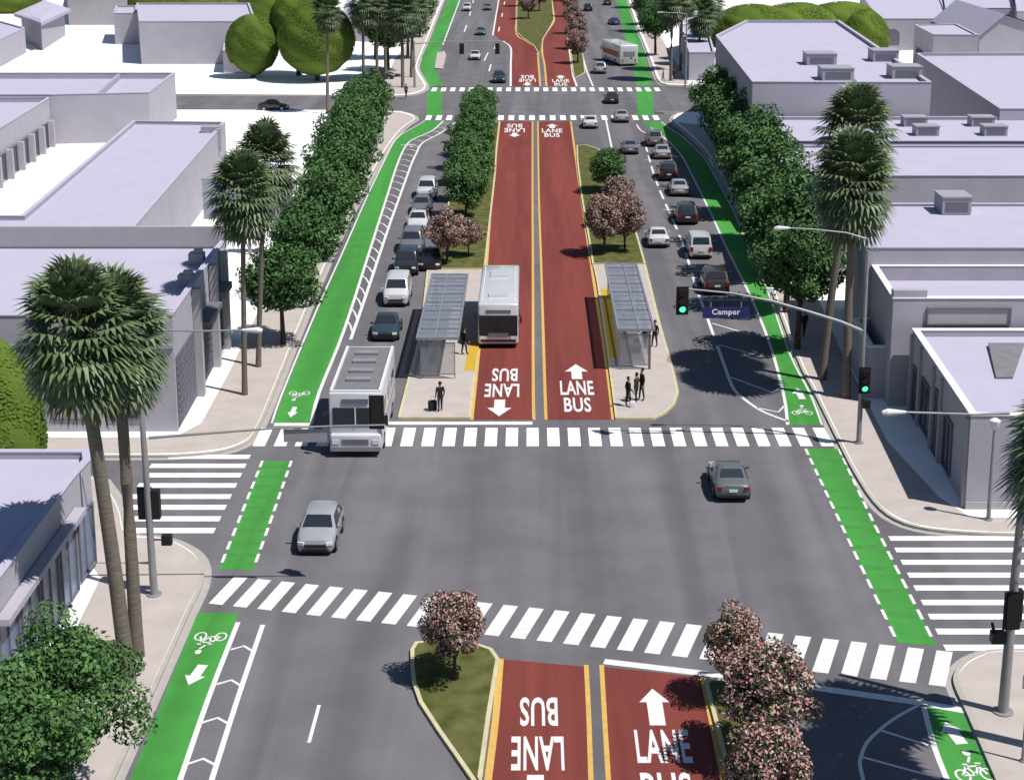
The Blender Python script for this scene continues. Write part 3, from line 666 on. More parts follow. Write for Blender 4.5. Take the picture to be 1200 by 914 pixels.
def crown_mesh(name, seed, R, H, nc, nl, s, mats, mix=(1,), cr=.36, egg=0.):
    """R, H: half width and half height; clumps spread through an uneven ellipsoid"""
    rng = random.Random(seed); mb = MB(); mb.mix = mix
    for k in range(nc):
        a = 2.39996*k+rng.uniform(-.5, .5); z = 1-2*(k+.5)/nc; rad = sqrt(1-z*z)*(1-egg*z)
        f = rng.uniform(.5, .82); lump = 1+.16*sin(3*a+seed)+.1*sin(2*z*3+seed)
        c = Vector((R*f*rad*cos(a)*lump, R*f*rad*sin(a)*lump, H*f*z+rng.uniform(-.1, .1)*H))
        leafcloud(mb, c, R*cr*rng.uniform(.8, 1.2), nl, s, rng)
    for k in range(nc//3):
        c = Vector((rng.uniform(-.3, .3)*R, rng.uniform(-.3, .3)*R, rng.uniform(-.4, .5)*H)); leafcloud(mb, c, R*.4, nl//2, s*1.2, rng, inner=.1)
    return mb.mesh(name, mats)
def trunk_mesh(seed, h, r, R, H, limbs=5, lean=.1):
    rng = random.Random(seed); mb = MB(); top = Vector((rng.uniform(-lean, lean), rng.uniform(-lean, lean), h))
    mb.tube([(0, 0, -.05), (top.x*.3, top.y*.3, h*.5), top, top+Vector((0, 0, H*.5))], [r*1.25, r, r*.75, r*.3], 9)
    for k in range(limbs):
        a = 2*pi*k/limbs+rng.uniform(-.3, .3); e = Vector((cos(a)*R*.6, sin(a)*R*.6, h+H*rng.uniform(.5, .9)))
        s0 = Vector((top.x*.8, top.y*.8, h*rng.uniform(.75, .95))); mb.tube([s0, s0.lerp(e, .5)+Vector((0, 0, .15*H)), e], [r*.5, r*.35, r*.12], 6)
    return mb.mesh('trunk', m_bark, 60)
CR = [crown_mesh('crown', 11+i, 2.9, 2.7, 36, 230, .135, [m_leaf, m_leaf2], (.75, .25)) for i in range(3)]
CRM = [crown_mesh('crown', 31+i, 2.35, 2.3, 30, 220, .125, [m_leaf, m_leaf2], (.6, .4)) for i in range(2)]
CRN = [crown_mesh('crown', 51, 3.0, 2.6, 40, 330, .085, [m_leaf, m_leaf2], (.4, .6), .25), crown_mesh('crown', 53, 2.8, 2.5, 36, 330, .085, [m_leaf, m_leaf2], (.4, .6), .26)]
CRP = [crown_mesh('crown', 71+i, 1.42, 1.45, 34, 300, .06, [m_dleaf, m_petal, m_petal2], (.42, .40, .18), .33, egg=.18) for i in range(3)]
TR = [trunk_mesh(i, 3.2, .17, 2.9, 2.7) for i in range(3)]; TRM = [trunk_mesh(7, 1.6, .12, 2.3, 2.3)]; TRP = [trunk_mesh(9, 1.1, .08, 1.4, 1.5, 4), trunk_mesh(10, 1.0, .07, 1.4, 1.5, 5)]; TRN = [trunk_mesh(12, 2.6, .2, 2.9, 2.6, 7)]
rt = random.Random(5)
def tree(name, label, loc_, cm, tm, ch, sc=1., group=None, zs=1.):
    t = thing(name, label, 'tree', (loc_[0], loc_[1], .1), 0, group)
    o = link('trunk', tm, t, rz=rt.uniform(0, 6)); o.scale = (sc, sc, sc)
    c = link('crown', cm, t, (0, 0, ch*sc), rt.uniform(0, 6.28)); c.scale = (sc*rt.uniform(.93, 1.08), sc*rt.uniform(.93, 1.08), sc*zs)
    return t
def P2(x, y): p = P(x, y); return (p.x, p.y)
WORD = ['first', 'second', 'third', 'fourth', 'fifth', 'sixth', 'seventh', 'eighth', 'ninth', 'tenth', 'eleventh', 'twelfth', 'thirteenth']
for i, (x, y) in enumerate(((332, 405), (359, 352), (381, 309), (396, 272), (406, 243), (415, 217), (420, 196), (427, 178), (432, 162))):
    tree('street_tree', f'{WORD[i]} dark green street tree from the near end of the left pavement row', P2(x, y), CR[i % 3], TR[i % 3], 5.0, [.88, .98, 1.0, 1.05, 1.1, 1.1, 1.1, 1.05, 1][i], 'street trees on the left pavement')
for i, (x, y) in enumerate(((546, 256), (548, 236), (551, 217), (554, 200), (557, 184), (560, 170), (562, 157), (565, 146))):
    tree('median_tree', f'{WORD[i]} leafy tree from the near end of the grassed strip left of the bus lanes', P2(x, y), CRM[i % 2], TRM[0], 3.4, [.92, .96, .98, 1, 1, 1, .95, .85][i], 'trees on the left grass strip')
tree('median_tree', 'single bright green tree at the far nose of the right grass strip', P2(712, 226), CRM[1], TRM[0], 3.1, .85)
for i, (x, y) in enumerate(((934, 411), (921, 368), (908, 328), (895, 291), (880, 256), (866, 226), (853, 201), (841, 180))):
    tree('street_tree', f'{WORD[i]} dark green street tree from the near end of the right pavement row', P2(x, y), CR[(i+1) % 3], TR[i % 3], 5.5, [1.05, 1.18, 1.2, 1.22, 1.22, 1.2, 1.2, 1.15][i], 'street trees on the right pavement')
for i, (x, y, sc, lb) in enumerate(((533, 800, .97, 'pink-blossomed round tree alone on the near left grass island'), (860, 822, .95, 'topmost pink-blossomed tree of the near right cluster'), (893, 893, 1.2, 'largest pink-blossomed tree, middle of the near right cluster'), (900, 990, 1.08, 'lowest pink-blossomed tree of the near right cluster, cut by the bottom edge'),
        (524, 312, 1.16, 'left of the two pink-blossomed trees behind the left bus shelter'), (549, 302, .85, 'right of the two pink-blossomed trees behind the left bus shelter'), (708, 300, 1.3, 'left of the pink-blossomed trees behind the right bus shelter'), (732, 296, 1.25, 'right of the pink-blossomed trees behind the right bus shelter'), (724, 268, 1.2, 'rear pink-blossomed tree behind the right bus shelter'))):
    tree('blossom_tree', lb, P2(x, y), CRP[i % 3], TRP[i % 2], 2.45, sc, 'pink-blossomed trees on the medians')
for i, (x, y, sc, lb) in enumerate(((619, 23, 1.5, 'nearest distant pink tree on the grass oval beyond the far crossing'), (632, 14, 1.6, 'distant pink tree on the right side of the grass oval'), (611, 8, 1.6, 'distant pink tree on the left side of the grass oval'), (626, -4, 1.6, 'farthest distant pink tree on the grass oval, at the top edge'),
        (672, 40, 1.5, 'distant pink tree on the narrow strip level with the bend of the red lane'), (675, 58, 1.5, 'distant pink tree on the narrow strip left of the white turning bus'), (677, 75, 1.4, 'distant pink tree on the narrow strip, nearest the far crossing'), (668, 20, 1.5, 'distant pink tree on the narrow strip left of the black off-roader'), (666, 2, 1.5, 'last distant pink tree on the narrow strip, at the top edge'))):
    tree('blossom_tree', lb, P2(x, y), CRP[i % 3], TRP[i % 2], 2.45, sc, 'distant blossom trees')
tree('leafy_tree', 'big bright leafy tree over the near left pavement, its trunk fork showing', P2(78, 965), CRN[0], TRN[0], 4.5, 1.0)
tree('leafy_tree', 'leafy tree at the bottom left corner below the larger one', P2(15, 1040), CRN[1], TRN[0], 4.5, 1.05)
for i, (x, y, sc, lb) in enumerate(((455, 84, 1.35, 'among the palm trunks of the far left group'), (478, 70, 1.3, 'beside the far bike lane kerb on the left'), (492, 45, 1.2, 'next to the green lane near the top edge, left side'), (440, 70, 1.4, 'behind the distant palms, leftmost of the left group'), (470, 40, 1.4, 'at the back of the far left group'),
        (768, 66, 1.2, 'right of the white bus by the far right pavement'), (758, 38, 1.2, 'right of the green lane near the top edge'), (774, 30, 1.3, 'in front of the tall narrow building'), (752, 10, 1.2, 'touching the top edge on the right pavement'))):
    tree('street_tree', f'distant dark tree {lb}', P2(x, y), CR[i % 3], TR[i % 3], 5, sc, 'distant street trees')

# palms
def palm_crown(seed, n=100, R=2.3):
    rng = random.Random(seed); mb = MB()
    for k in range(n):
        az = 2.39996*k+rng.uniform(-.2, .2); f = (k+.5)/n; el = radians(80-150*f)+rng.uniform(-.12, .12)
        dry = f > .9; mb.cur = 1 if dry else 0
        d = Vector((cos(az)*cos(el), sin(az)*cos(el), sin(el))); st = R*rng.uniform(.42, .58)
        h = d*st+Vector((0, 0, .7-1.5*f)); side = Vector((-sin(az), cos(az), 0)); upn = d.cross(side)*-1
        if upn.z < 0: upn = -upn
        base = Vector((0, 0, .5-1.3*f)); mb.add([base-side*.03, base+side*.03, h+side*.015, h-side*.015], [(0, 1, 2, 3)])
        nb = 15; ln = R*.55*rng.uniform(.9, 1.1)
        for j in range(nb):
            t = (j/(nb-1)-.5)*radians(215); dd = d*cos(t)+side*sin(t); l = ln*(.72+.28*cos(t*.8)); wv = dd.cross(upn).normalized()*.085
            m1 = h+dd*l*.6+upn*.03; e = h+dd*l-Vector((0, 0, 1))*l*.22+Vector((rng.gauss(0, .03), rng.gauss(0, .03), rng.gauss(0, .04)))
            mb.add([h, m1-wv, m1+wv, e], [(0, 1, 2), (1, 3, 2)])
    return mb.mesh('crown', [m_palm, m_palm_dry])
PC = [palm_crown(1), palm_crown(2), palm_crown(3, 90)]
def palm(label, base, top, r=.26, sc=1., group=None, ci=0, zs=1., skirt=True):
    """base, top: survey points of trunk foot and crown centre"""
    b = P(*base); z = zat(base[1], top[1]); tp = P(top[0], top[1], z)
    t = thing('fan_palm', label, 'palm tree', (b.x, b.y, .1), 0, group)
    d = Vector((tp.x-b.x, 0, z)); mb = MB(); pts = [Vector((0, 0, -.1))]+[Vector((d.x*(f**1.2), .12*sin(f*3), z*f)) for f in (.02, .1, .25, .4, .55, .7, .85, .97)]
    rs = [r*1.15, r*1.08, r*.98, r*.93, r*.9, r*.86, r*.82, r*.8, r*.78]; mb.tube(pts, rs, 12); mb.build('trunk', m_palmbark, t, smooth=50)
    c = link('crown', PC[ci], t, (d.x, .12*sin(2.9), z-.15), rt.uniform(0, 6)); c.scale = (sc, sc, sc*zs)
    if skirt:
        mb = MB(); rng = random.Random(base[0])
        for k in range(70):
            a = rng.uniform(0, 6.28); z0 = rng.uniform(-1.2, -.2); p = Vector((d.x+cos(a)*r*.8, sin(a)*r*.8, z+z0)); e = p+Vector((cos(a)*.35*sc, sin(a)*.35*sc, -.85)); s_ = Vector((-sin(a), cos(a), 0))*.13
            mb.add([p-s_*.3, p+s_*.3, e+s_, e-s_], [(0, 1, 2, 3)])
        mb.build('dead_frond_skirt', m_palm_dry, t)
    return t
G1 = 'fan palms along the street'
palm('tall near-left palm, the left trunk of the pair in front of the corner shop', (150, 800), (90, 392), .30, 1.06, G1, 0)
palm('tall near-left palm, the right trunk of the pair in front of the corner shop', (161, 772), (136, 396), .27, 1.0, G1, 1)
palm('slim palm, nearer of the pair on the left pavement beside the lattice shop front', (287, 465), (284, 228), .17, 1.0, G1, 2)
palm('slim palm, farther of the pair on the left pavement beside the lattice shop front', (303, 432), (311, 192), .17, 1.0, G1, 0)
palm('tall palm, nearer of the right-hand pair, shaggy lower crown', (991, 468), (1000, 216), .27, 1.2, G1, 1)
palm('tall palm, farther of the right-hand pair, higher crown', (963, 447), (1003, 158), .25, 1.15, G1, 2)
palm('palm at the right edge behind the signal pole, only its left fronds in view', (1264, 892), (1266, 512), .28, 1.05, G1, 0)
palm('palm beyond the right edge whose shadow falls on the hatched kerb bay', (1262, 955), (1262, 536), .28, 1.0, G1, 1)
palm('lone slim palm in front of the olive trees, upper left', (384, 135), (383, 12), .22, 1.0, G1, 1)
for i, (x, y, tx, ty, lb) in enumerate(((426, 98, 425, 2, 'leftmost palm of the far left group'), (442, 96, 441, -3, 'second palm from the left in the far left group'), (452, 94, 450, 4, 'third palm from the left in the far left group'), (472, 104, 470, 14, 'palm right of the far left group by the corner'), (482, 92, 484, 3, 'rightmost palm of the far left group next to the green lane'),
        (786, 96, 788, 0, 'left palm of the far right group at the corner'), (797, 84, 800, -6, 'thin palm of the far right group behind the corner'), (818, 78, 822, 16, 'third palm of the far right group by the dark-sided building'), (828, 72, 832, 2, 'right palm of the far right group by the dark-sided building'))):
    palm(lb, (x, y), (tx, ty), .24, 1.3, 'distant fan palms', i % 3, skirt=False)

# clipped olive-green trees: rounded masses with a leafy skin
def bushy(label, lobes, name='clipped_tree'):
    """lobes: (base px, base py, centre height, rx, ry, rz)"""
    b0 = P(lobes[0][0], lobes[0][1]); t = thing(name, label, 'tree', (b0.x, b0.y, 0)); rng = random.Random(int(b0.x*7)); mb = MB(); mb.mix = (.6, .4)
    bm = bmesh.new()
    for x, y, h, rx, ry, rz in lobes:
        b = P(x, y); c = Vector((b.x-b0.x, b.y-b0.y, h)); r = bmesh.ops.create_icosphere(bm, subdivisions=5, radius=1)
        ph = rng.uniform(0, 9)
        for v in r['verts']:
            d = v.co.copy(); k = 1+.035*sin(5*d.x+ph)*cos(4*d.y+ph)+.02*sin(11*d.z+7*d.x+ph)+rng.gauss(0, .002)
            v.co = c+Vector((d.x*rx, d.y*ry, d.z*rz))*k
        S = (rx+ry+rz)/3
        for _ in range(int(1500*S)):
            a = rng.uniform(0, 6.28); z = rng.uniform(-.6, 1); d = Vector((sqrt(1-z*z)*cos(a), sqrt(1-z*z)*sin(a), z)); p = c+Vector((d.x*rx, d.y*ry, d.z*rz))*rng.uniform(.995, 1.02)
            nn = (d+Vector((rng.gauss(0, .2), rng.gauss(0, .2), rng.gauss(0, .2)))).normalized(); q = nn.to_track_quat('Z', 'Y'); u = q@Vector((.13, 0, 0)); v = q@Vector((0, .1, 0)); mb.cur = 0
            mb.add([p-u, p-v, p+u, p+v], [(0, 1, 2, 3)])
    me = bpy.data.meshes.new('crown'); bm.to_mesh(me); bm.free(); me.shade_smooth(); me.materials.append(m_bush)
    c = link('crown', me, t); mb.build('leaves', m_bush, c)
    tk = MB()
    for x, y, h, rx, ry, rz in lobes: b = P(x, y); tk.tube([(b.x-b0.x, b.y-b0.y, 0), (b.x-b0.x, b.y-b0.y, h)], [.35, .25], 8)
    tk.build('trunk', m_bark, t); return t
bushy('clipped olive-green ball tree right of the windowless box, upper left', [(297, 92, 5.0, 3.9, 3.5, 4.4)])
bushy('large clipped olive-green tree behind the lone slim palm, upper left', [(372, 96, 6.2, 5.6, 5, 5.2), (350, 90, 8.5, 4, 4, 4)])
bushy('olive-green tree mass behind the wide building, top right', [(880, 66, 4, 7, 6, 4.6), (930, 64, 4, 8, 6, 4.6), (985, 62, 4, 7, 6, 4.6), (1012, 66, 3, 4, 5, 4.5)])
bushy('half-seen clipped olive-green tree at the left edge in front of the lattice store', [(-12, 532, 1.2, 3.0, 2.2, 5.2)])
bushy('tall olive-green treetops touching the top edge right of the long grey hall', [(200, 20, 3, 14, 5, 4), (280, 12, 4, 10, 5, 5), (330, 30, 4, 8, 5, 5.5)])
bushy('low olive hedge behind the hip-roofed pavilion, top left', [(0, 16, 3, 10, 4, 4), (66, -8, 3, 12, 4, 4)])
# ================================================================ VEHICLES
m_tyre = mat('tyre_rubber', (.015, .015, .016), .9, .1, 4); m_rim = mat('alloy_rim', (.35, .35, .37), .35, .05, 4, metal=.8)
m_cglass = mat('car_glass', (.018, .022, .03), .2, .1, 1, spec=.7, coat=.4)
m_hl = mat('headlight_lens', (.6, .62, .65), .15, .05, 6, spec=.7); m_tl = mat('tail_light_lens', (.25, .012, .012), .25, .1, 6, spec=.6)
m_plate = mat('number_plate', (.6, .6, .58), .6, .05, 6); m_black = mat('black_trim', (.018, .018, .02), .6, .1, 4)
def paint(n, c): return mat('paint_'+n, c, .28, .04, 1.2, metal=.25, coat=.6, spec=.5)
PT = {'silver': paint('silver', (.34, .35, .38)), 'white': paint('white', (.62, .62, .64)), 'dark': paint('dark', (.028, .030, .036)), 'black': paint('black', (.014, .014, .016)),
      'grey': paint('grey', (.13, .145, .155)), 'teal': paint('teal', (.035, .060, .075)), 'brown': paint('brown', (.045, .040, .038)), 'steel': paint('steel', (.16, .17, .19)), 'blue': paint('blue', (.03, .05, .14))}
# stations: y, zbottom, half width, belt z, top half width, top z
SQ = .92
KIND = {
 'sedan': (4.1, 1.78, [(2.05, .32, .62, .50, .55, .55), (1.98, .20, .80, .60, .70, .68), (1.5, .18, .87, .70, .78, .82), (.82, .18, .89, .80, .78, .94), (.18, .18, .89, .88, .60, 1.38), (-.25, .18, .89, .90, .62, 1.42), (-.85, .18, .89, .90, .60, 1.38), (-1.42, .18, .88, .90, .72, 1.02), (-1.85, .20, .84, .86, .74, .96), (-2.02, .28, .80, .78, .70, .84), (-2.06, .35, .74, .6, .64, .64)], (3, 4), (6, 7)),
 'hatch': (3.8, 1.76, [(1.92, .30, .62, .50, .52, .56), (1.85, .20, .80, .62, .70, .72), (1.45, .18, .87, .74, .78, .88), (.95, .18, .88, .84, .78, 1.0), (.35, .18, .88, .90, .62, 1.44), (-.3, .18, .88, .92, .64, 1.50), (-1.25, .18, .88, .94, .60, 1.46), (-1.72, .20, .86, .96, .70, 1.05), (-1.88, .24, .82, .84, .74, .88), (-1.92, .34, .78, .6, .68, .64)], (3, 4), (6, 7)),
 'suv': (4.3, 1.86, [(2.12, .38, .66, .62, .6, .68), (2.05, .26, .84, .78, .76, .88), (1.6, .24, .91, .92, .82, 1.04), (1.05, .24, .93, 1.0, .82, 1.12), (.55, .24, .93, 1.04, .68, 1.66), (-.3, .24, .93, 1.06, .70, 1.74), (-1.6, .24, .92, 1.06, .68, 1.70), (-1.98, .26, .90, 1.05, .78, 1.14), (-2.1, .30, .88, .9, .8, .95), (-2.15, .38, .84, .66, .74, .70)], (3, 4), (6, 7)),
 'van': (4.4, 1.84, [(2.15, .34, .7, .62, .62, .72), (2.08, .24, .84, .8, .76, .92), (1.7, .22, .90, .92, .80, 1.08), (1.3, .22, .91, 1.0, .80, 1.2), (.75, .22, .92, 1.06, .70, 1.78), (-.4, .22, .92, 1.08, .74, 1.86), (-1.85, .22, .92, 1.08, .72, 1.82), (-2.12, .24, .90, 1.06, .80, 1.16), (-2.18, .28, .88, .9, .82, .94), (-2.22, .36, .84, .6, .76, .64)], (3, 4), (6, 7)),
}
KIND = {k: (v[0]*SQ, v[1], [(s[0]*SQ,)+s[1:] for s in v[2]], v[3], v[4]) for k, v in KIND.items()}
CACHE = {}
def section(st):
    y, zb, w_, zbelt, wt, zt = st
    pts = [(w_*.90, zb), (w_*.98, zb+.10), (w_, zb+(zbelt-zb)*.55), (w_*.985, zbelt-.03), (w_*.95, zbelt+.01), (wt+.03, zt-.07), (wt-.06, zt-.012), (wt*.5, zt+.012)]
    if zt-zbelt < .12: pts[5] = (wt+.02, (zbelt+zt)/2); pts[4] = (w_*.96, zbelt)
    return [Vector((x, y, z)) for x, z in pts]+[Vector((-x, y, z)) for x, z in pts[::-1]]
def qpanel(mb, A, B, C, D, u0, u1, v0, v1, off=.038):
    """A,B bottom edge, D,C top edge"""
    def pt(u, v): return (A.lerp(B, u)).lerp(D.lerp(C, u), v)
    n = -(B-A).cross(D-A).normalized()*off
    mb.add([pt(u0, v0)+n, pt(u1, v0)+n, pt(u1, v1)+n, pt(u0, v1)+n], [(0, 1, 2, 3)])
def car_meshes(kind):
    if kind in CACHE: return CACHE[kind]
    L, W, S, fw, rw = KIND[kind]; D = {}
    mb = MB(); secs = [section(s) for s in S]; n = len(secs[0])
    mb.add([p for s in secs for p in s], [(i*n+k, i*n+(k+1) % n, (i+1)*n+(k+1) % n, (i+1)*n+k) for i in range(len(S)-1) for k in range(n)]+[tuple(range(n-1, -1, -1)), tuple(range((len(S)-1)*n, len(S)*n))])
    D['body'] = mb.mesh('body', m_black, 32)
    def pp(i, k, side=1): v = secs[i][k].copy(); v.x *= side; return v
    mb = MB(); a, b = fw; qpanel(mb, pp(a, 6, -1), pp(a, 6), pp(b, 6), pp(b, 6, -1), .02, .98, .04, .92); D['windscreen'] = mb.mesh('windscreen', m_cglass)
    mb = MB(); a, b = rw; qpanel(mb, pp(b, 6), pp(b, 6, -1), pp(a, 6, -1), pp(a, 6), .05, .95, .12, .90); D['rear_window'] = mb.mesh('rear_window', m_cglass)
    for side, nm in ((1, 'side_window'), (-1, 'side_window')):
        mb = MB()
        for i in range(fw[0], rw[1]):
            u0 = .45 if i == fw[0] else .05; u1 = .45 if i == rw[0] else .95
            lo0, lo1, hi0, hi1 = pp(i, 4, side), pp(i+1, 4, side), pp(i, 5, side), pp(i+1, 5, side)
            if i == fw[0]: # triangle behind the screen pillar
                A = lo0.lerp(lo1, .25); B = lo1; C = lo1.lerp(hi1, .92)
                nn = Vector((side*.014, 0, .006)); mb.add([A+nn, B.lerp(A, .05)+nn, C+nn], [(0, 1, 2)]); continue
            if i == rw[0]:
                A = lo0; B = lo0.lerp(lo1, .7); C = lo0.lerp(hi0, .92); nn = Vector((side*.014, 0, .006)); mb.add([A.lerp(B, .08)+nn, B+nn, C+nn], [(0, 1, 2)]); continue
            nn = Vector((side*.014, 0, .006)); mb.add([lo0.lerp(hi0, .06).lerp(lo1.lerp(hi1, .06), .04)+nn, lo1.lerp(hi1, .06).lerp(lo0.lerp(hi0, .06), .04)+nn, lo1.lerp(hi1, .92)+nn, lo0.lerp(hi0, .92)+nn], [(0, 1, 2, 3)])
        D['sw%d' % side] = mb.mesh('side_window', m_cglass)
    f = S[1]; r = S[-2]; tall = kind in ('suv', 'van')
    mb = MB(); zg = f[1]+.16; mb.box((0, S[0][0]-.01, zg+.12), (1.0, .08, .16)); mb.box((0, S[0][0]-.01, zg-.06), (1.15, .08, .09)); mb.box((0, S[0][0]-.03, zg+.03), (.2, .05, .13)); D['grille'] = mb.mesh('grille', m_black)
    mb = MB(); mb.box((0, S[-1][0]+.0, r[1]+.06), (1.4, .1, .12)); D['rt'] = mb.mesh('rear_lower_trim', m_black); mb = MB(); mb.box((0, S[0][0]-.05, f[1]-.0), (1.3, .1, .08)); D['lower_trim'] = mb.mesh('lower_trim', m_black)
    mb = MB(); mb.box((0, S[-1][0]-.015, .62 if not tall else .72), (.42, .03, .14)); D['number_plate'] = mb.mesh('number_plate', m_plate)
    for s in (1, -1):
        mb = MB(); mb.box((s*.62, S[0][0]-.06, f[3]-.02 if not tall else f[3]-.08), (.30, .2, .13), rz=-s*.35); D['hl%d' % s] = mb.mesh('headlight', m_hl)
        mb = MB(); mb.box((s*(r[2]-.14), S[-1][0]+.05, (r[3]-.06)), (.24, .16, .16 if not tall else .34), rz=s*.2); D['tl%d' % s] = mb.mesh('tail_light', m_tl)
        mb = MB(); bb = pp(fw[0], 4, s); mb.box((bb.x+s*.12, bb.y-.28, bb.z+.09), (.2, .1, .13)); D['mi%d' % s] = mb.mesh('mirror', m_black)
    mb = MB(); mb.tube([(-.1, 0, 0), (.1, 0, 0)], .315, 18); D['tyre'] = mb.mesh('tyre', m_tyre, 40)
    mb = MB(); mb.tube([(-.11, 0, 0), (.11, 0, 0)], .2, 14); D['rim'] = mb.mesh('rim', m_rim, 40)
    mb = MB(); mb.tube([(-.09, 0, 0), (.09, 0, 0)], .385, 20); D['arch'] = mb.mesh('wheel_arch', m_black, 40)
    CACHE[kind] = D; return D
def car(kind, col, x, y, label, rot=0., away=False, cat='car', name='car', group='vehicles on the avenue', light=True, ls=1.):
    """(x,y): survey point of the bumper nearest to the camera"""
    D = car_meshes(kind); L, W = KIND[kind][0], KIND[kind][1]; p = P(x, y+(y+150)*.006)
    rz = (0 if away else pi)+rot; d = Vector((-sin(rot), cos(rot), 0)); c = p+d*L/2
    t = thing(name, label, cat, (c.x, c.y, .012), rz, group)
    b = link('body', D['body'], t); b.material_slots[0].link = 'OBJECT'; b.material_slots[0].material = PT[col]
    for k, nm in (('windscreen', 'windscreen'), ('rear_window', 'rear_window'), ('sw1', 'side_window'), ('sw-1', 'side_window'), ('grille', 'grille'), ('lower_trim', 'lower_trim'), ('number_plate', 'number_plate'), ('hl1', 'headlight'), ('hl-1', 'headlight'), ('tl1', 'tail_light'), ('tl-1', 'tail_light'), ('rt', 'rear_lower_trim')): link(nm, D[k], t)
    for s in (1, -1):
        m = link('mirror', D['mi%d' % s], t); m.material_slots[0].link = 'OBJECT'; m.material_slots[0].material = PT[col]
        for yy in (L*.31, -L*.30):
            link('wheel_arch', D['arch'], t, (s*(W/2-.082), yy, .34)); w_ = link('tyre', D['tyre'], t, (s*(W/2-.085), yy, .315)); w_.name = 'wheel'; link('rim', D['rim'], w_)
    return t
car('hatch', 'silver', 369.5, 647, 'silver hatchback driving alone across the intersection towards the camera', -.02)
car('sedan', 'grey', 859, 585, 'grey coupe driving away across the right half of the intersection', 0, True)
car('sedan', 'teal', 451, 398, 'dark teal saloon close behind the motorhome')
car('van', 'white', 463.5, 358, 'white minivan behind the dark teal saloon in the left traffic queue')
car('suv', 'dark', 475, 322, 'dark car with pale bonnet directly behind the white minivan')
car('suv', 'steel', 481, 297, 'steel-grey off-roader in the middle of the left queue')
car('sedan', 'white', 488.5, 269.5, 'white saloon with black windscreen beside the blossom tree')
car('sedan', 'steel', 493, 251, 'grey saloon between two white cars in the left queue')
car('suv', 'white', 499, 233, 'white off-roader at the tail of the left queue')
car('sedan', 'black', 503, 316, 'black saloon in the shade beside the left platform nose')
car('suv', 'brown', 840.5, 344, 'dark brown estate with big red tail lights parked in the right bay', 0, True)
car('van', 'white', 821.5, 302, 'white compact van parked in front of the brown estate', 0, True)
car('suv', 'dark', 806, 262, 'large dark off-roader parked in front of the white compact van', 0, True)
car('sedan', 'silver', 797, 229, 'pale car mostly hidden ahead of the large dark off-roader', 0, True)
car('suv', 'black', 784, 211, 'black off-roader parked by the third green break', 0, True)
car('sedan', 'silver', 777, 186, 'silver saloon parked ahead of the black off-roader', 0, True)
car('suv', 'steel', 768, 171, 'grey off-roader at the head of the right parking bay', 0, True)
car('sedan', 'white', 772.5, 289, 'white saloon driving away beside the right blossom trees', 0, True)
car('sedan', 'steel', 739, 180, 'grey saloon driving away past the nose of the right grass strip', 0, True)
car('sedan', 'white', 692, 150, 'white saloon waiting in the turn pocket at the far crossing', 0, True)
car('sedan', 'silver', 729, 143, 'silver saloon crossing the zebra at the far intersection', 0, True)
car('sedan', 'dark', 717.5, 121, 'dark saloon in the middle of the far intersection', 0, True)
car('suv', 'silver', 703.5, 86, 'silver off-roader beside the white turning bus', 0, True)
car('suv', 'black', 689.5, 13, 'black off-roader near the top edge right of the medians', 0, True)
car('sedan', 'blue', 722, 29, 'blue car ahead of the white turning bus', .2, True)
car('sedan', 'dark', 712, 6, 'dark car at the top edge in the far right lane', 0, True)
car('sedan', 'white', 556.5, 70, 'white saloon approaching the far crossing on the left')
car('suv', 'white', 547, 13, 'white off-roader near the top edge left of the bus lanes')
car('sedan', 'grey', 563, 41, 'dark grey saloon beyond the far crossing, left of the red lane')
car('suv', 'teal', 585, 97, 'dark teal pickup-like car waiting at the far crossing against the red lane')
car('sedan', 'steel', 571, 12, 'grey saloon near the top edge in the lane next to the red lane')
car('sedan', 'black', 338, 128, 'black saloon on the side street at the upper left, seen from its side', pi/2)
car('suv', 'dark', 462, 92, 'dark car on the pale lot among the far left palms', pi/2)

# --- buses and motorhome -------------------------------------------------------
def wheels(t, W, ys, r=.48):
    for s in (1, -1):
        for y in ys:
            mb = MB(); mb.tube([(-.15, 0, 0), (.15, 0, 0)], r, 18); w_ = mb.build('wheel', m_tyre, t, smooth=40); w_.location = (s*(W/2-.13), y, r)
            mb = MB(); mb.tube([(-.16, 0, 0), (.16, 0, 0)], r*.55, 12); mb.build('rim', m_rim, w_)
def rbox(name, m, parent, x0, x1, y0, y1, z0, z1, r=.15, seg=3):
    bm = bmesh.new(); bmesh.ops.create_cube(bm, size=1)
    for v in bm.verts: v.co = Vector(((x0+x1)/2+v.co.x*(x1-x0), (y0+y1)/2+v.co.y*(y1-y0), (z0+z1)/2+v.co.z*(z1-z0)))
    bmesh.ops.bevel(bm, geom=bm.edges[:], offset=r, segments=seg, profile=.5, affect='EDGES')
    me = bpy.data.meshes.new(name); bm.to_mesh(me); bm.free(); me.shade_smooth(); me.set_sharp_from_angle(angle=radians(40)); me.materials.append(m); return link(name, me, parent)
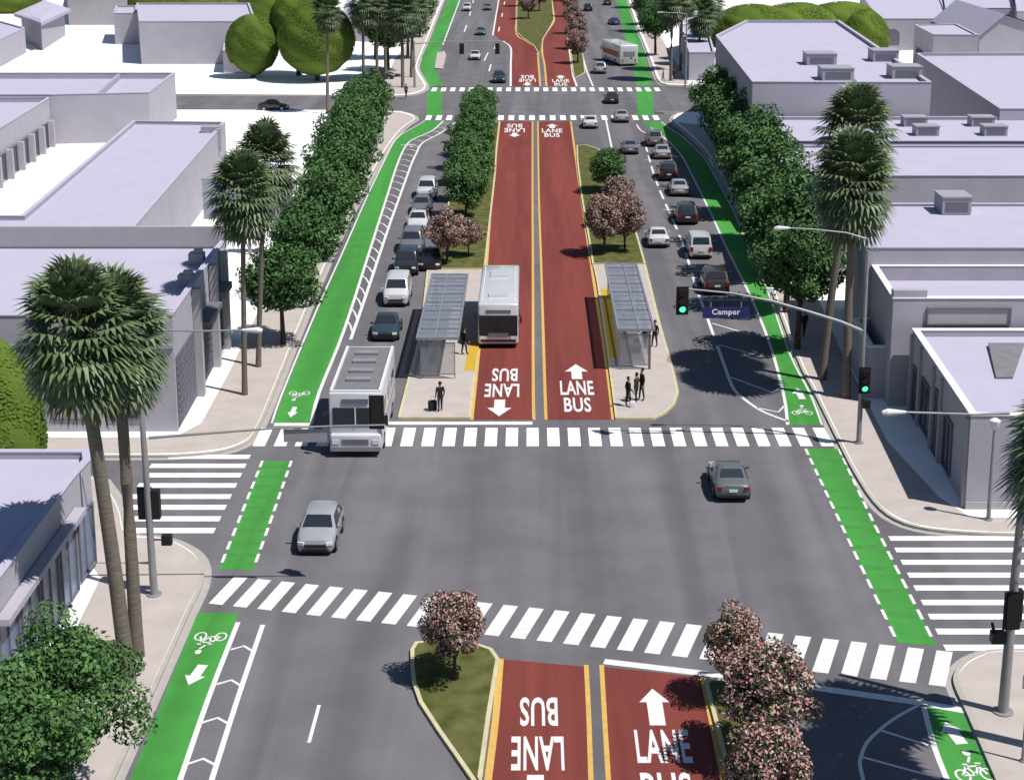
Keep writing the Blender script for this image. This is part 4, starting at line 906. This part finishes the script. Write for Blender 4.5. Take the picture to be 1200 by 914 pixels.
def bus(label, x, y, L, rot=0., away=False, W=2.6, H=3.0):
    p = P(x, y); d = Vector((-sin(rot), cos(rot), 0)); c = p+d*L/2; t = thing('bus', label, 'bus', (c.x, c.y, .012), (0 if away else pi)+rot, 'city buses')
    h = L/2; body = PT['white']
    rbox('body', body, t, -W/2, W/2, -h, h, .3, H, .14)
    mb = MB(); mb.box((0, 0, .28), (W*.94, L*.96, .2)); mb.build('skirt', m_black, t)
    mb = MB(); mb.box((0, h+.0, 1.55), (W*.95, .05, 1.36)); o = mb.build('windscreen', mat('bus_windscreen_glass', (.012, .014, .018), .45, .1, 1, spec=.4), t)
    mb = MB(); mb.box((0, h+.03, 1.6), (.05, .03, 1.1)); mb.build('divider', m_black, o)
    mb = MB(); mb.box((0, h+.0, 2.48), (W*.62, .05, .22)); mb.build('destination_display', m_trim, t)
    for s in (1, -1):
        mb = MB(); mb.box((s*.98, h+.01, .74), (.36, .06, .2)); mb.build('headlight', m_hl, t)
        mb = MB(); mb.box((s*1.05, -h-.01, .9), (.16, .05, .4)); mb.build('tail_light', m_tl, t)
        mb = MB(); mb.box((s*(W/2+.16), h-.1, 1.9), (.12, .14, .42)); mb.beam((s*(W/2), h-.1, 2.25), (s*(W/2+.18), h-.08, 2.15), .05, .05); mb.build('mirror', m_black, t)
        n = 6
        for k in range(n):
            y0 = -h+.7+k*(L-1.4)/n; mb = MB(); mb.box((s*(W/2+.002), y0+(L-1.4)/n/2, 1.75), (.04, (L-1.4)/n-.12, .95)); mb.build('side_window', m_cglass, t)
    mb = MB(); mb.box((0, h+.01, .55), (W*.86, .07, .16)); mb.build('bumper', m_black, t)
    mb = MB(); mb.box((0, h+.01, .95), (W*.5, .06, .2)); mb.build('grille', m_trim, t)
    mb = MB(); mb.box((0, -h-.0, 1.9), (W*.62, .05, .8)); mb.build('rear_window', mat('bus_rear_glass', (.2, .2, .22), .2), t)
    mb = MB(); mb.box((.35, -h-.02, 1.3), (.35, .05, .22)); mb.build('rear_vent', m_trim, t)
    for yy, ln in ((h-2.0, .9), (-h+2.8, 1.6)):
        mb = MB(); mb.box((0, yy, H+.06), (1.3, ln, .14)); mb.build('roof_hatch', body, t)
    mb = MB()
    for s in (-1, 1): mb.box((s*(W/2-.25), 0, H+.005), (.04, L*.9, .03))
    mb.build('roof_rail', m_lum, t)
    wheels(t, W, (h-2.4, -h+2.6)); return t
bus('white city bus standing in the left red bus lane beside the shelter', 584, 409, 10.3)
bus('white city bus turning by the far crossing, seen from behind', 737, 78, 10, .25, True, 3.0, 3.3)
# motorhome
p = P(417, 536); L = 8.6; W = 2.75; H = 3.45
t = thing('motorhome', 'boxy white motorhome with grey ribbed roof stopped on the far crosswalk', 'motorhome', (p.x, p.y+L/2, .012), pi)
h = L/2; wh = mat('motorhome_panel', (.50, .50, .54), .45, .05, 1, coat=.3)
rbox('body', wh, t, -W/2, W/2, -h, h-.25, .35, H, .08)
rbox('bonnet', wh, t, -W/2+.04, W/2-.04, h-.9, h, .35, 1.25, .12)
mb = MB(); mb.box((0, 0-.1, H+.02), (W-.42, L-1.0, .06)); mb.build('roof_panel', mat('ribbed_grey_roof', (.15, .15, .165), .8, .1, 3), t)
mb = MB()
for s in (1, -1): mb.box((s*(W/2-.1), -.1, H+.05), (.12, L-.7, .1))
mb.box((0, h-.42, H+.05), (W-.1, .14, .1)); mb.build('roof_rail', m_lum, t)
for yy in (-2.6, -1.1, .6, 2.1):
    mb = MB(); mb.box((0, yy, H+.12), (1.3, .5, .14)); mb.build('roof_vent', mat('roof_vent_grey', (.2, .2, .22), .7), t)
mb = MB(); mb.box((0, h-.24, 2.15), (W*.86, .05, 1.0)); o = mb.build('windscreen', m_cglass, t)
mb = MB(); mb.box((0, h-.2, 2.15), (.06, .04, 1.0)); mb.build('divider', m_lum, o)
mb = MB(); mb.box((0, h-.22, 3.0), (W*.5, .05, .25)); mb.build('marker_panel', m_trim, t)
mb = MB(); mb.box((0, h+.01, .85), (W*.5, .05, .28)); mb.build('grille', m_trim, t)
mb = MB(); mb.box((0, h+.03, .48), (W*.96, .14, .24)); mb.build('bumper', m_pole, t)
for s in (1, -1):
    mb = MB(); mb.box((s*1.05, h+.01, .85), (.34, .05, .24)); mb.build('headlight', m_hl, t)
    mb = MB(); mb.box((s*(W/2+.24), h-.1, 2.0), (.2, .12, .55)); mb.tube([(s*W/2, h-.3, 2.4), (s*(W/2+.24), h-.12, 2.35), (s*(W/2+.24), h-.12, 2.2)], .025, 6); mb.build('mirror', m_black, t)
    for y0, y1 in ((-3.2, -1.8), (-.9, .4), (1.4, 2.5)):
        mb = MB(); mb.box((s*(W/2+.003), (y0+y1)/2, 2.2), (.04, y1-y0, .7)); mb.build('side_window', m_cglass, t)
    mb = MB(); mb.box((s*(W/2+.003), 0, 1.35), (.03, L*.85, .1)); mb.build('side_stripe', m_trim, t)
wheels(t, W, (h-1.6, -h+2.2), .42)

# ================================================================ SHELTERS
m_slat = mat('smoked_roof_glazing', (.22, .24, .29), .2, .12, 2, spec=.5, coat=.3, alpha=.62)
m_steel = mat('shelter_steel', (.24, .245, .28), .5, .08, 2, metal=.3)
def shelter(label, x0, x1, yf, yr, hz=2.55, mirror=1):
    """x0,x1: front roof corners; yf,yr: ground lines of the front and rear ends"""
    Yf, Yr = Yof(yf), Yof(yr); yroof = yf
    Xa = P(x0, 398, hz).x; Xb = P(x1, 398, hz).x
    c = ((Xa+Xb)/2, (Yf+Yr)/2); t = thing('bus_shelter', label, 'bus shelter', (c[0], c[1], .15), 0, 'bus shelters'); W = (Xb-Xa)/2; L = (Yr-Yf)/2
    mb = MB()
    for s in (1, -1): mb.box((s*W, 0, hz), (.12, 2*L+.12, .16)); mb.box((0, s*L, hz), (2*W-.12, .12, .16))
    mb.box((mirror*W*.15, 0, hz+.0), (.1, 2*L-.12, .12)); n = 15
    for k in range(1, n): mb.box((0, -L+2*L*k/n, hz+.02), (2*W-.12, .07, .07))
    fr = mb.build('roof_frame', m_steel, t)
    for k in range(n):
        mb = MB(); mb.box((0, -L+2*L*(k+.5)/n, hz+.0), (2*W-.14, 2*L/n-.09, .03), M=Matrix.Rotation(.05*(-1)**k, 3, 'X')); mb.build('roof_glass', m_slat, fr)
    for y in (-L+.15, -L/3, L/3, L-.15):
        mb = MB(); mb.tube([(mirror*W*.75, y, 0), (mirror*W*.75, y, hz)], .055, 8); mb.tube([(mirror*W*.75, y, hz-.5), (0, y, hz-.08)], .035, 6); mb.build('post', m_steel, t)
    g = mat('clear_shelter_glass', (.35, .38, .42), .1, .05, 1, trans=.6, alpha=.45)
    for y in (-L+.1, L-.1):
        mb = MB(); mb.box((0, y, 1.25), (2*W*.8, .04, 1.9)); pn = mb.build('end_panel', g, t)
        mb = MB(); mb.box((0, y, 2.22), (2*W*.84, .06, .06)); mb.box((0, y, .28), (2*W*.84, .06, .06)); mb.box((-W*.82, y, 1.1), (.06, .06, 2.2)); mb.box((W*.82, y, 1.1), (.06, .06, 2.2)); mb.build('frame', m_steel, pn)
    mb = MB(); mb.box((mirror*W*.8, 0, 1.3), (.04, 2*L*.9, 1.8)); mb.build('back_panel', g, t)
    for y in (-L*.5, L*.4):
        mb = MB(); mb.box((mirror*W*.35, y, .45), (.42, 1.8, .06)); 
        for q in (-.7, .7): mb.box((mirror*W*.35, y+q, .21), (.3, .07, .42))
        mb.build('bench', m_trim, t)
    return t
shelter('bus shelter with slatted glass roof on the left platform beside the white bus', 489, 537, 447, 366, mirror=-1)
shelter('bus shelter with slatted glass roof on the right platform next to the yellow strip', 726, 769, 436, 352, mirror=1)

# ================================================================ SIGNALS, LAMPS
m_off = mat('unlit_lens', (.06, .012, .01), .4, .1, 5); m_offa = mat('unlit_amber_lens', (.09, .04, .006), .4, .1, 5)
m_go = mat('lit_green_lens', (.02, .7, .2), .4, .02, 2, emit=(.05, 1., .35, 2.2)); m_dim = mat('unlit_green_lens', (.006, .05, .02), .4)
def sighead(parent, c, lit=True, face=-1, s=1.):
    """three-lens head; face -1 looks at the camera"""
    x, y, z = c; mb = MB(); mb.box((x, y, z), (.42*s, .24*s, 1.25*s)); mb.box((x, y-face*.02, z), (.62*s, .05*s, 1.45*s)); h_ = mb.build('signal_head', m_blk, parent)
    for k, m in enumerate((m_off, m_offa, m_go if lit else m_dim)):
        zz = z+(.4-.4*k)*s; mb = MB(); mb.tube([(x, y+face*.12*s, zz), (x, y+face*.15*s, zz)], .155*s, 16); mb.build('lens', m, h_)
        v = MB(); pts = []
        for q in range(9):
            a = pi*q/8; pts.append((x+.18*s*cos(a), zz+.18*s*sin(a)))
        v.add([(a, y+face*.12*s, b) for a, b in pts]+[(a, y+face*.34*s, b) for a, b in pts], [(i, i+1, i+10, i+9) for i in range(8)]); v.build('visor', m_blk, h_)
    return h_
def streetpole(label, bx, by, height, r=.14, name='traffic_signal', cat='traffic signal', group=None, lean=0.):
    b = P(bx, by); t = thing(name, label, cat, (b.x, b.y, .13), 0, group)
    mb = MB(); mb.tube([(0, 0, 0), (0, 0, .06)], r*1.9, 12); mb.tube([(0, 0, .05), (lean*.3, 0, height*.4), (lean, 0, height)], [r, r*.85, r*.55], 12); mb.build('pole', m_pole, t, smooth=50); return t, b
def lamparm(t, b, pts_px, by, r=.05):
    Y = Yof(by); out = []
    for x, y in pts_px:
        z = zat(by, y); q = P(x, y, z); out.append(Vector((q.x-b.x, 0, z-.13)))
    mb = MB(); mb.tube(out, [r*1.2]+[r*.8]*(len(out)-1), 8); a = mb.build('lamp_arm', m_pole, t, smooth=60)
    e = out[-1]; s = -1 if out[-1].x < out[0].x else 1
    mb = MB(); mb.tube([(e.x-s*.05, 0, e.z), (e.x+s*.25, 0, e.z), (e.x+s*.6, 0, e.z), (e.x+s*.78, 0, e.z-.02)], [.05, .09, .13, .07], 10); mb.build('luminaire', m_lum, t); return out
# right far corner signal
t, b = streetpole('signal pole on the far right corner with green lights, blue street sign and lamp arm', 1006, 522, 10.6)
lamparm(t, b, [(1015, 280), (992, 273), (955, 269), (925, 267.5)], 522)
arm = []
for x, y in ((1011, 388), (985, 377), (950, 366), (905, 353), (860, 344), (797, 338)):
    z = zat(522, y); q = P(x, y, z); arm.append(Vector((q.x-b.x, 0, z-.13)))
mb = MB(); mb.tube(arm, [.1, .09, .08, .07, .055, .045], 8); mb.build('mast_arm', m_pole, t, smooth=60)
z = zat(522, 352); q = P(799.5, 352, z); sighead(t, (q.x-b.x, -.1, z-.13), True, -1, 1.05)
z = zat(522, 444); q = P(1011.5, 444, z); sighead(t, (q.x-b.x+.02, -.28, z-.13), True, -1, 1.0)
z = zat(522, 470); mb = MB(); mb.box((.25, -.25, z-.2), (.4, .3, .42)); mb.build('pedestrian_signal', m_blk, t)
z = zat(522, 366); q = P(850.5, 366, z); z -= .13; X = q.x-b.x
mb = MB(); mb.box((X, -.08, z), (2.45, .05, .58)); sg = mb.build('street_sign', mat('sign_blue', (.022, .022, .12), .5, .05, 2), t)
mb = MB(); mb.box((X-.8, -.04, z+.38), (.05, .04, .35)); mb.box((X+.8, -.04, z+.38), (.05, .04, .35)); mb.build('bracket', m_pole, sg)
me = text_mesh('Camper'); me.materials.append(mat('sign_white', (.75, .75, .78), .5)); o = link('lettering', me, sg); o.location = (X, -.112, z+.01); o.scale = (1.48, .40, 1); o.rotation_euler = (pi/2, 0, 0)
z = zat(522, 343); q = P(902, 343, z); mb = MB(); mb.box((q.x-b.x, 0, z+.02), (.36, .2, .22)); mb.tube([(q.x-b.x+.1, 0, z-.5), (q.x-b.x, 0, z)], .04); mb.build('camera_housing', m_lum, t)
# right near corner
t, b = streetpole('tall signal pole on the near right corner, its lamp arm reaching left', 1175, 838, 10.9, .2, lean=.2)
lamparm(t, b, [(1183, 484), (1140, 485.5), (1090, 484), (1060, 483)], 838, .05)
z = zat(838, 714); sighead(t, (-.05, -.35, z), False, 1, 1.0); 
z = zat(838, 714); mb = MB(); mb.box((.28, .1, z), (.3, .3, 1.2)); mb.build('side_head', m_blk, t)
z = zat(838, 747); mb = MB(); mb.box((-.38, .0, z-.1), (.5, .35, .42)); mb.tube([(-.5, 0, z), (-.62, 0, z+.45)], .06, 6); mb.build('pedestrian_signal', m_blk, t)
t, b = streetpole('thin sign post at the bottom right edge, low in the corner', 1198, 896, 3.2, .06, 'sign_post', 'post')
mb = MB(); mb.box((0, 0, 3.0), (.4, .03, .5)); mb.build('sign_plate', m_pole, t)
t, b = streetpole('short pale lamp post in front of the nearest right-hand shop wall', 1158, 612, 4.6, .11, 'lamp_post', 'lamp post')
mb = MB(); mb.tube([(0, 0, 4.5), (0, 0, 4.62), (0, 0, 4.95), (0, 0, 5.05)], [.1, .2, .26, .1], 12); mb.build('lamp_head', m_lum, t, smooth=40)
# left near corner
t, b = streetpole('signal pole on the near left corner with long mast arm and lamp arm', 181, 700, 11., .17, lean=-.15)
lamparm(t, b, [(171, 387.5), (200, 387.5), (240, 388), (285, 387)], 700, .05)
arm = []
for x, y in ((174.5, 513), (240, 508), (320, 502), (400, 499), (452, 498)):
    z = zat(700, y); q = P(x, y, z); arm.append(Vector((q.x-b.x, 0, z-.13)))
mb = MB(); mb.tube(arm, [.07, .055, .045, .04, .035], 8); mb.build('mast_arm', m_pole, t, smooth=60)
z = zat(700, 484); q = P(441, 484, z); sighead(t, (q.x-b.x, .12, z-.13), False, 1, 1.0)
z = zat(700, 511); q = P(358, 510, z); mb = MB(); mb.box((q.x-b.x, .06, z-.13), (1.8, .05, .55)); mb.build('street_sign_back', mat('sign_back_metal', (.25, .25, .28), .5, .05, 2), t)
z = zat(700, 595); sighead(t, (-.22, .2, z), False, 1, 1.0); mb = MB(); mb.box((.25, .1, z), (.36, .34, 1.25)); mb.build('side_head', m_blk, t)
z = zat(700, 633); mb = MB(); mb.box((.66, 0, z-.1), (.42, .3, .42)); mb.tube([(0, 0, z-.1), (.5, 0, z-.1)], .035, 6); mb.build('pedestrian_signal', m_blk, t)
# far intersection
t, b = streetpole('distant signal mast at the far left corner, arm over the traffic', 486, 104, 6.6, .18)
mb = MB(); mb.tube([(0, 0, 6.2), (5, 0, 6.5), (13, 0, 6.6)], [.1, .08, .05], 6); mb.build('mast_arm', m_pole, t)
for x in (541.5, 583):
    q = P(x, 51, 5.5); k = (P(x, 104).x-b.x); sighead(t, (k, -.1, 5.5), False, 1, 1.05)
t, b = streetpole('tall street lamp among the far left palms', 473, 92, 10.5, .14, 'street_lamp', 'street lamp')
mb = MB(); mb.tube([(-2.2, 0, 10.4), (0, 0, 10.5), (3.6, 0, 10.5)], .06, 6); mb.build('lamp_arm', m_pole, t); mb = MB(); mb.box((3.9, 0, 10.5), (.8, .3, .14)); mb.box((-2.4, 0, 10.4), (.7, .3, .14)); mb.build('luminaire', m_lum, t)
t, b = streetpole('tall street lamp at the far right corner behind the palms', 803, 104, 10.5, .14, 'street_lamp', 'street lamp')
mb = MB(); mb.tube([(0, 0, 10.4), (-3.4, 0, 10.6)], .06, 6); mb.build('lamp_arm', m_pole, t); mb = MB(); mb.box((-3.7, 0, 10.6), (.8, .3, .14)); mb.build('luminaire', m_lum, t)

# ================================================================ PEOPLE
m_skin = mat('skin', (.30, .17, .12), .6, .05, 3)
def cloth(n, c): return mat('cloth_'+n, c, .9, .15, 5)
CL = {'black': cloth('black', (.012, .012, .014)), 'char': cloth('charcoal', (.03, .03, .033)), 'navy': cloth('navy', (.02, .025, .05)), 'grey': cloth('grey', (.12, .12, .13)), 'red': cloth('dull_red', (.14, .04, .035)), 'hair': mat('dark_hair', (.012, .01, .009), .8)}
def person(label, x, y, top='black', legs='char', rz=0., stride=.12, arm=.1, raise_=0., z0=.15, hgt=1., group=None):
    b = P(x, y); t = thing('person', label, 'person', (b.x, b.y, z0), rz, group)
    V = []; E = []; R = []
    def v(p, r, par=None):
        V.append(p); R.append(r)
        if par is not None: E.append((par, len(V)-1))
        return len(V)-1
    pel = v((0, 0, .95), .145); ab = v((0, .0, 1.1), .13, pel); ch = v((0, 0, 1.32), .16, ab); nk = v((0, .01, 1.49), .058, ch); hb = v((0, .02, 1.58), .082, nk); v((0, .015, 1.69), .088, hb)
    for s in (1, -1):
        st = stride*s
        hp = v((.09*s, .0, .88), .10, pel); kn = v((.1*s, st*.6+.02, .48), .065, hp); an = v((.105*s, st, .09), .045, kn); v((.12*s, st+.15, .045), .042, an)
        sh = v((.185*s, 0, 1.41), .07, ch); el = v((.245*s, -.03+arm*s*.3, 1.13), .048, sh)
        wr = v((.25*s, .1+arm*s, .9+(raise_ if s > 0 else 0)), .034, el); v((.245*s, .13+arm*s*1.2, .82+(raise_ if s > 0 else 0)), .038, wr)
    me = bpy.data.meshes.new('p'); me.from_pydata(V, E, []); o = bpy.data.objects.new('p', me); COL.objects.link(o)
    sk = o.modifiers.new('s', 'SKIN'); su = o.modifiers.new('u', 'SUBSURF'); su.levels = 2; su.render_levels = 2
    for i, r in enumerate(R): me.skin_vertices[0].data[i].radius = (r, r)
    me.skin_vertices[0].data[0].use_root = True
    dg = bpy.context.evaluated_depsgraph_get(); dg.update(); m2 = bpy.data.meshes.new_from_object(o.evaluated_get(dg)); bpy.data.objects.remove(o)
    m2.materials.clear()
    for m in (CL[legs], CL[top], m_skin, CL['black']): m2.materials.append(m)
    # fingers as short tapered chains grown from the palm
    bm = bmesh.new(); bm.from_mesh(m2)
    fm = MB()
    for s in (1, -1):
        hx, hy, hz = .245*s, .13+arm*s*1.2, .80+(raise_ if s > 0 else 0)
        for k, ln in enumerate((.065, .075, .07, .055)):
            yy = hy-.03+.02*k; fm.tube([(hx, yy, hz), (hx, yy+.006, hz-ln*.6), (hx-s*.015, yy+.008, hz-ln)], [.010, .009, .006], 5)
        fm.tube([(hx, hy+.02, hz+.035), (hx-s*.02, hy+.055, hz+.01), (hx-s*.02, hy+.06, hz-.02)], [.012, .010, .007], 5)
    # nose and ears
    fm.tube([(0, .095, 1.665), (0, .122, 1.63)], [.008, .014], 6)
    for s in (1, -1): fm.tube([(s*.085, .01, 1.665), (s*.092, .0, 1.62)], [.016, .012], 6)
    f2 = fm.mesh('x', m_skin); bm.from_mesh(f2); me3 = bpy.data.meshes.new('body'); bm.to_mesh(me3); bm.free()
    for m in (CL[legs], CL[top], m_skin, CL['black']): me3.materials.append(m)
    for pz in me3.polygons:
        c = pz.center
        if abs(c.x) > .16 and c.z < .9+(raise_ if c.x > 0 else 0) and c.z > .62: k = 2
        elif c.z > 1.47: k = 2
        elif c.z > .93 or (abs(c.x) > .17 and c.z > .85): k = 1
        elif c.z < .11: k = 3
        else: k = 0
        pz.material_index = k
    me3.shade_smooth(); bo = link('body', me3, t); bo.scale = (1, 1, hgt)
    hm = bmesh.new(); r = bmesh.ops.create_uvsphere(hm, u_segments=14, v_segments=10, radius=.104)
    for q in r['verts']:
        q.co = Vector((q.co.x*.95, q.co.y*1.02-.012, q.co.z*1.08+1.69))
    bmesh.ops.delete(hm, geom=[q for q in hm.verts if q.co.y > .035 and q.co.z < 1.71 or q.co.z < 1.60], context='VERTS')
    h2 = bpy.data.meshes.new('hair'); hm.to_mesh(h2); hm.free(); h2.materials.append(CL['hair']); h2.shade_smooth(); ho = link('hair', h2, t); ho.scale = (1, 1, hgt)
    return t
person('person in dark clothes standing alone on the left platform with a suitcase', 516, 485, 'black', 'char', .3, .1, .08)
person('leftmost of three people on the right platform, dark clothes, in profile', 736, 479, 'black', 'black', -1.2, .1, .1)
person('middle of three people on the right platform, dark jacket', 745.5, 474, 'char', 'black', 1.0, .08, .1)
person('tallest of three people on the right platform, standing at the right', 752, 472, 'black', 'char', 1.9, .1, .05, 0, .15, 1.1)
person('person in dark clothes waiting under the right shelter', 756, 411, 'navy', 'black', .5)
person('person in black standing beside the right shelter back panel', 767, 409, 'black', 'char', 2.4)
person('person standing at the right rear corner of the left shelter', 544, 418, 'black', 'char', -1.)
person('pedestrian in dark clothes on the far left corner beside the crossing', 476, 116, 'char', 'black', .3, .2, hgt=1.05)
person('pedestrian in dull red on the far left pavement near the palms', 485, 84, 'red', 'black', 2.9, .2)
person('pedestrian crossing at the far right corner in a dull red top', 777, 97, 'red', 'char', 1.4, .2)
person('pedestrian in black on the far right corner', 790, 96, 'black', 'black', -.4, .2)
person('pedestrian beside the shop wall behind the right palm pair', 942, 397, 'navy', 'char', .3, .15)
b = P(507, 484); t = thing('suitcase', 'dark suitcase standing next to the person on the left platform', 'suitcase', (b.x, b.y, .15), .4)
rbox('case', CL['black'], t, -.24, .24, -.13, .13, .05, .6, .05); mb = MB(); mb.tube([(-.1, 0, .6), (-.1, 0, .85), (.1, 0, .85), (.1, 0, .6)], .012, 6); mb.build('handle', m_steel, t)
mb = MB()
for sx in (-.18, .18): mb.tube([(sx-.02, 0, .035), (sx+.02, 0, .035)], .035, 8)
mb.build('castors', m_black, t)
b = P(741, 480); t = thing('shopping_bag', 'small white bag at the feet of the people on the right platform', 'bag', (b.x, b.y, .15), .2)
rbox('bag', m_lum, t, -.16, .16, -.08, .08, 0, .36, .03); mb = MB(); mb.tube([(-.08, 0, .36), (-.06, 0, .5), (.06, 0, .5), (.08, 0, .36)], .01, 5); mb.build('handle', m_lum, t)
# small kerbside things
b = P(224, 449)
for x, y, lb in ():
    b = P(x, y); t = thing('litter_bin', lb, 'litter bin', (b.x, b.y, .13)); mb = MB(); mb.tube([(0, 0, 0), (0, 0, .85)], [.24, .28], 12); mb.build('body', m_blk, t); mb = MB(); mb.tube([(0, 0, .86), (0, 0, .98)], [.3, .18], 12); mb.build('lid', m_trim, t)
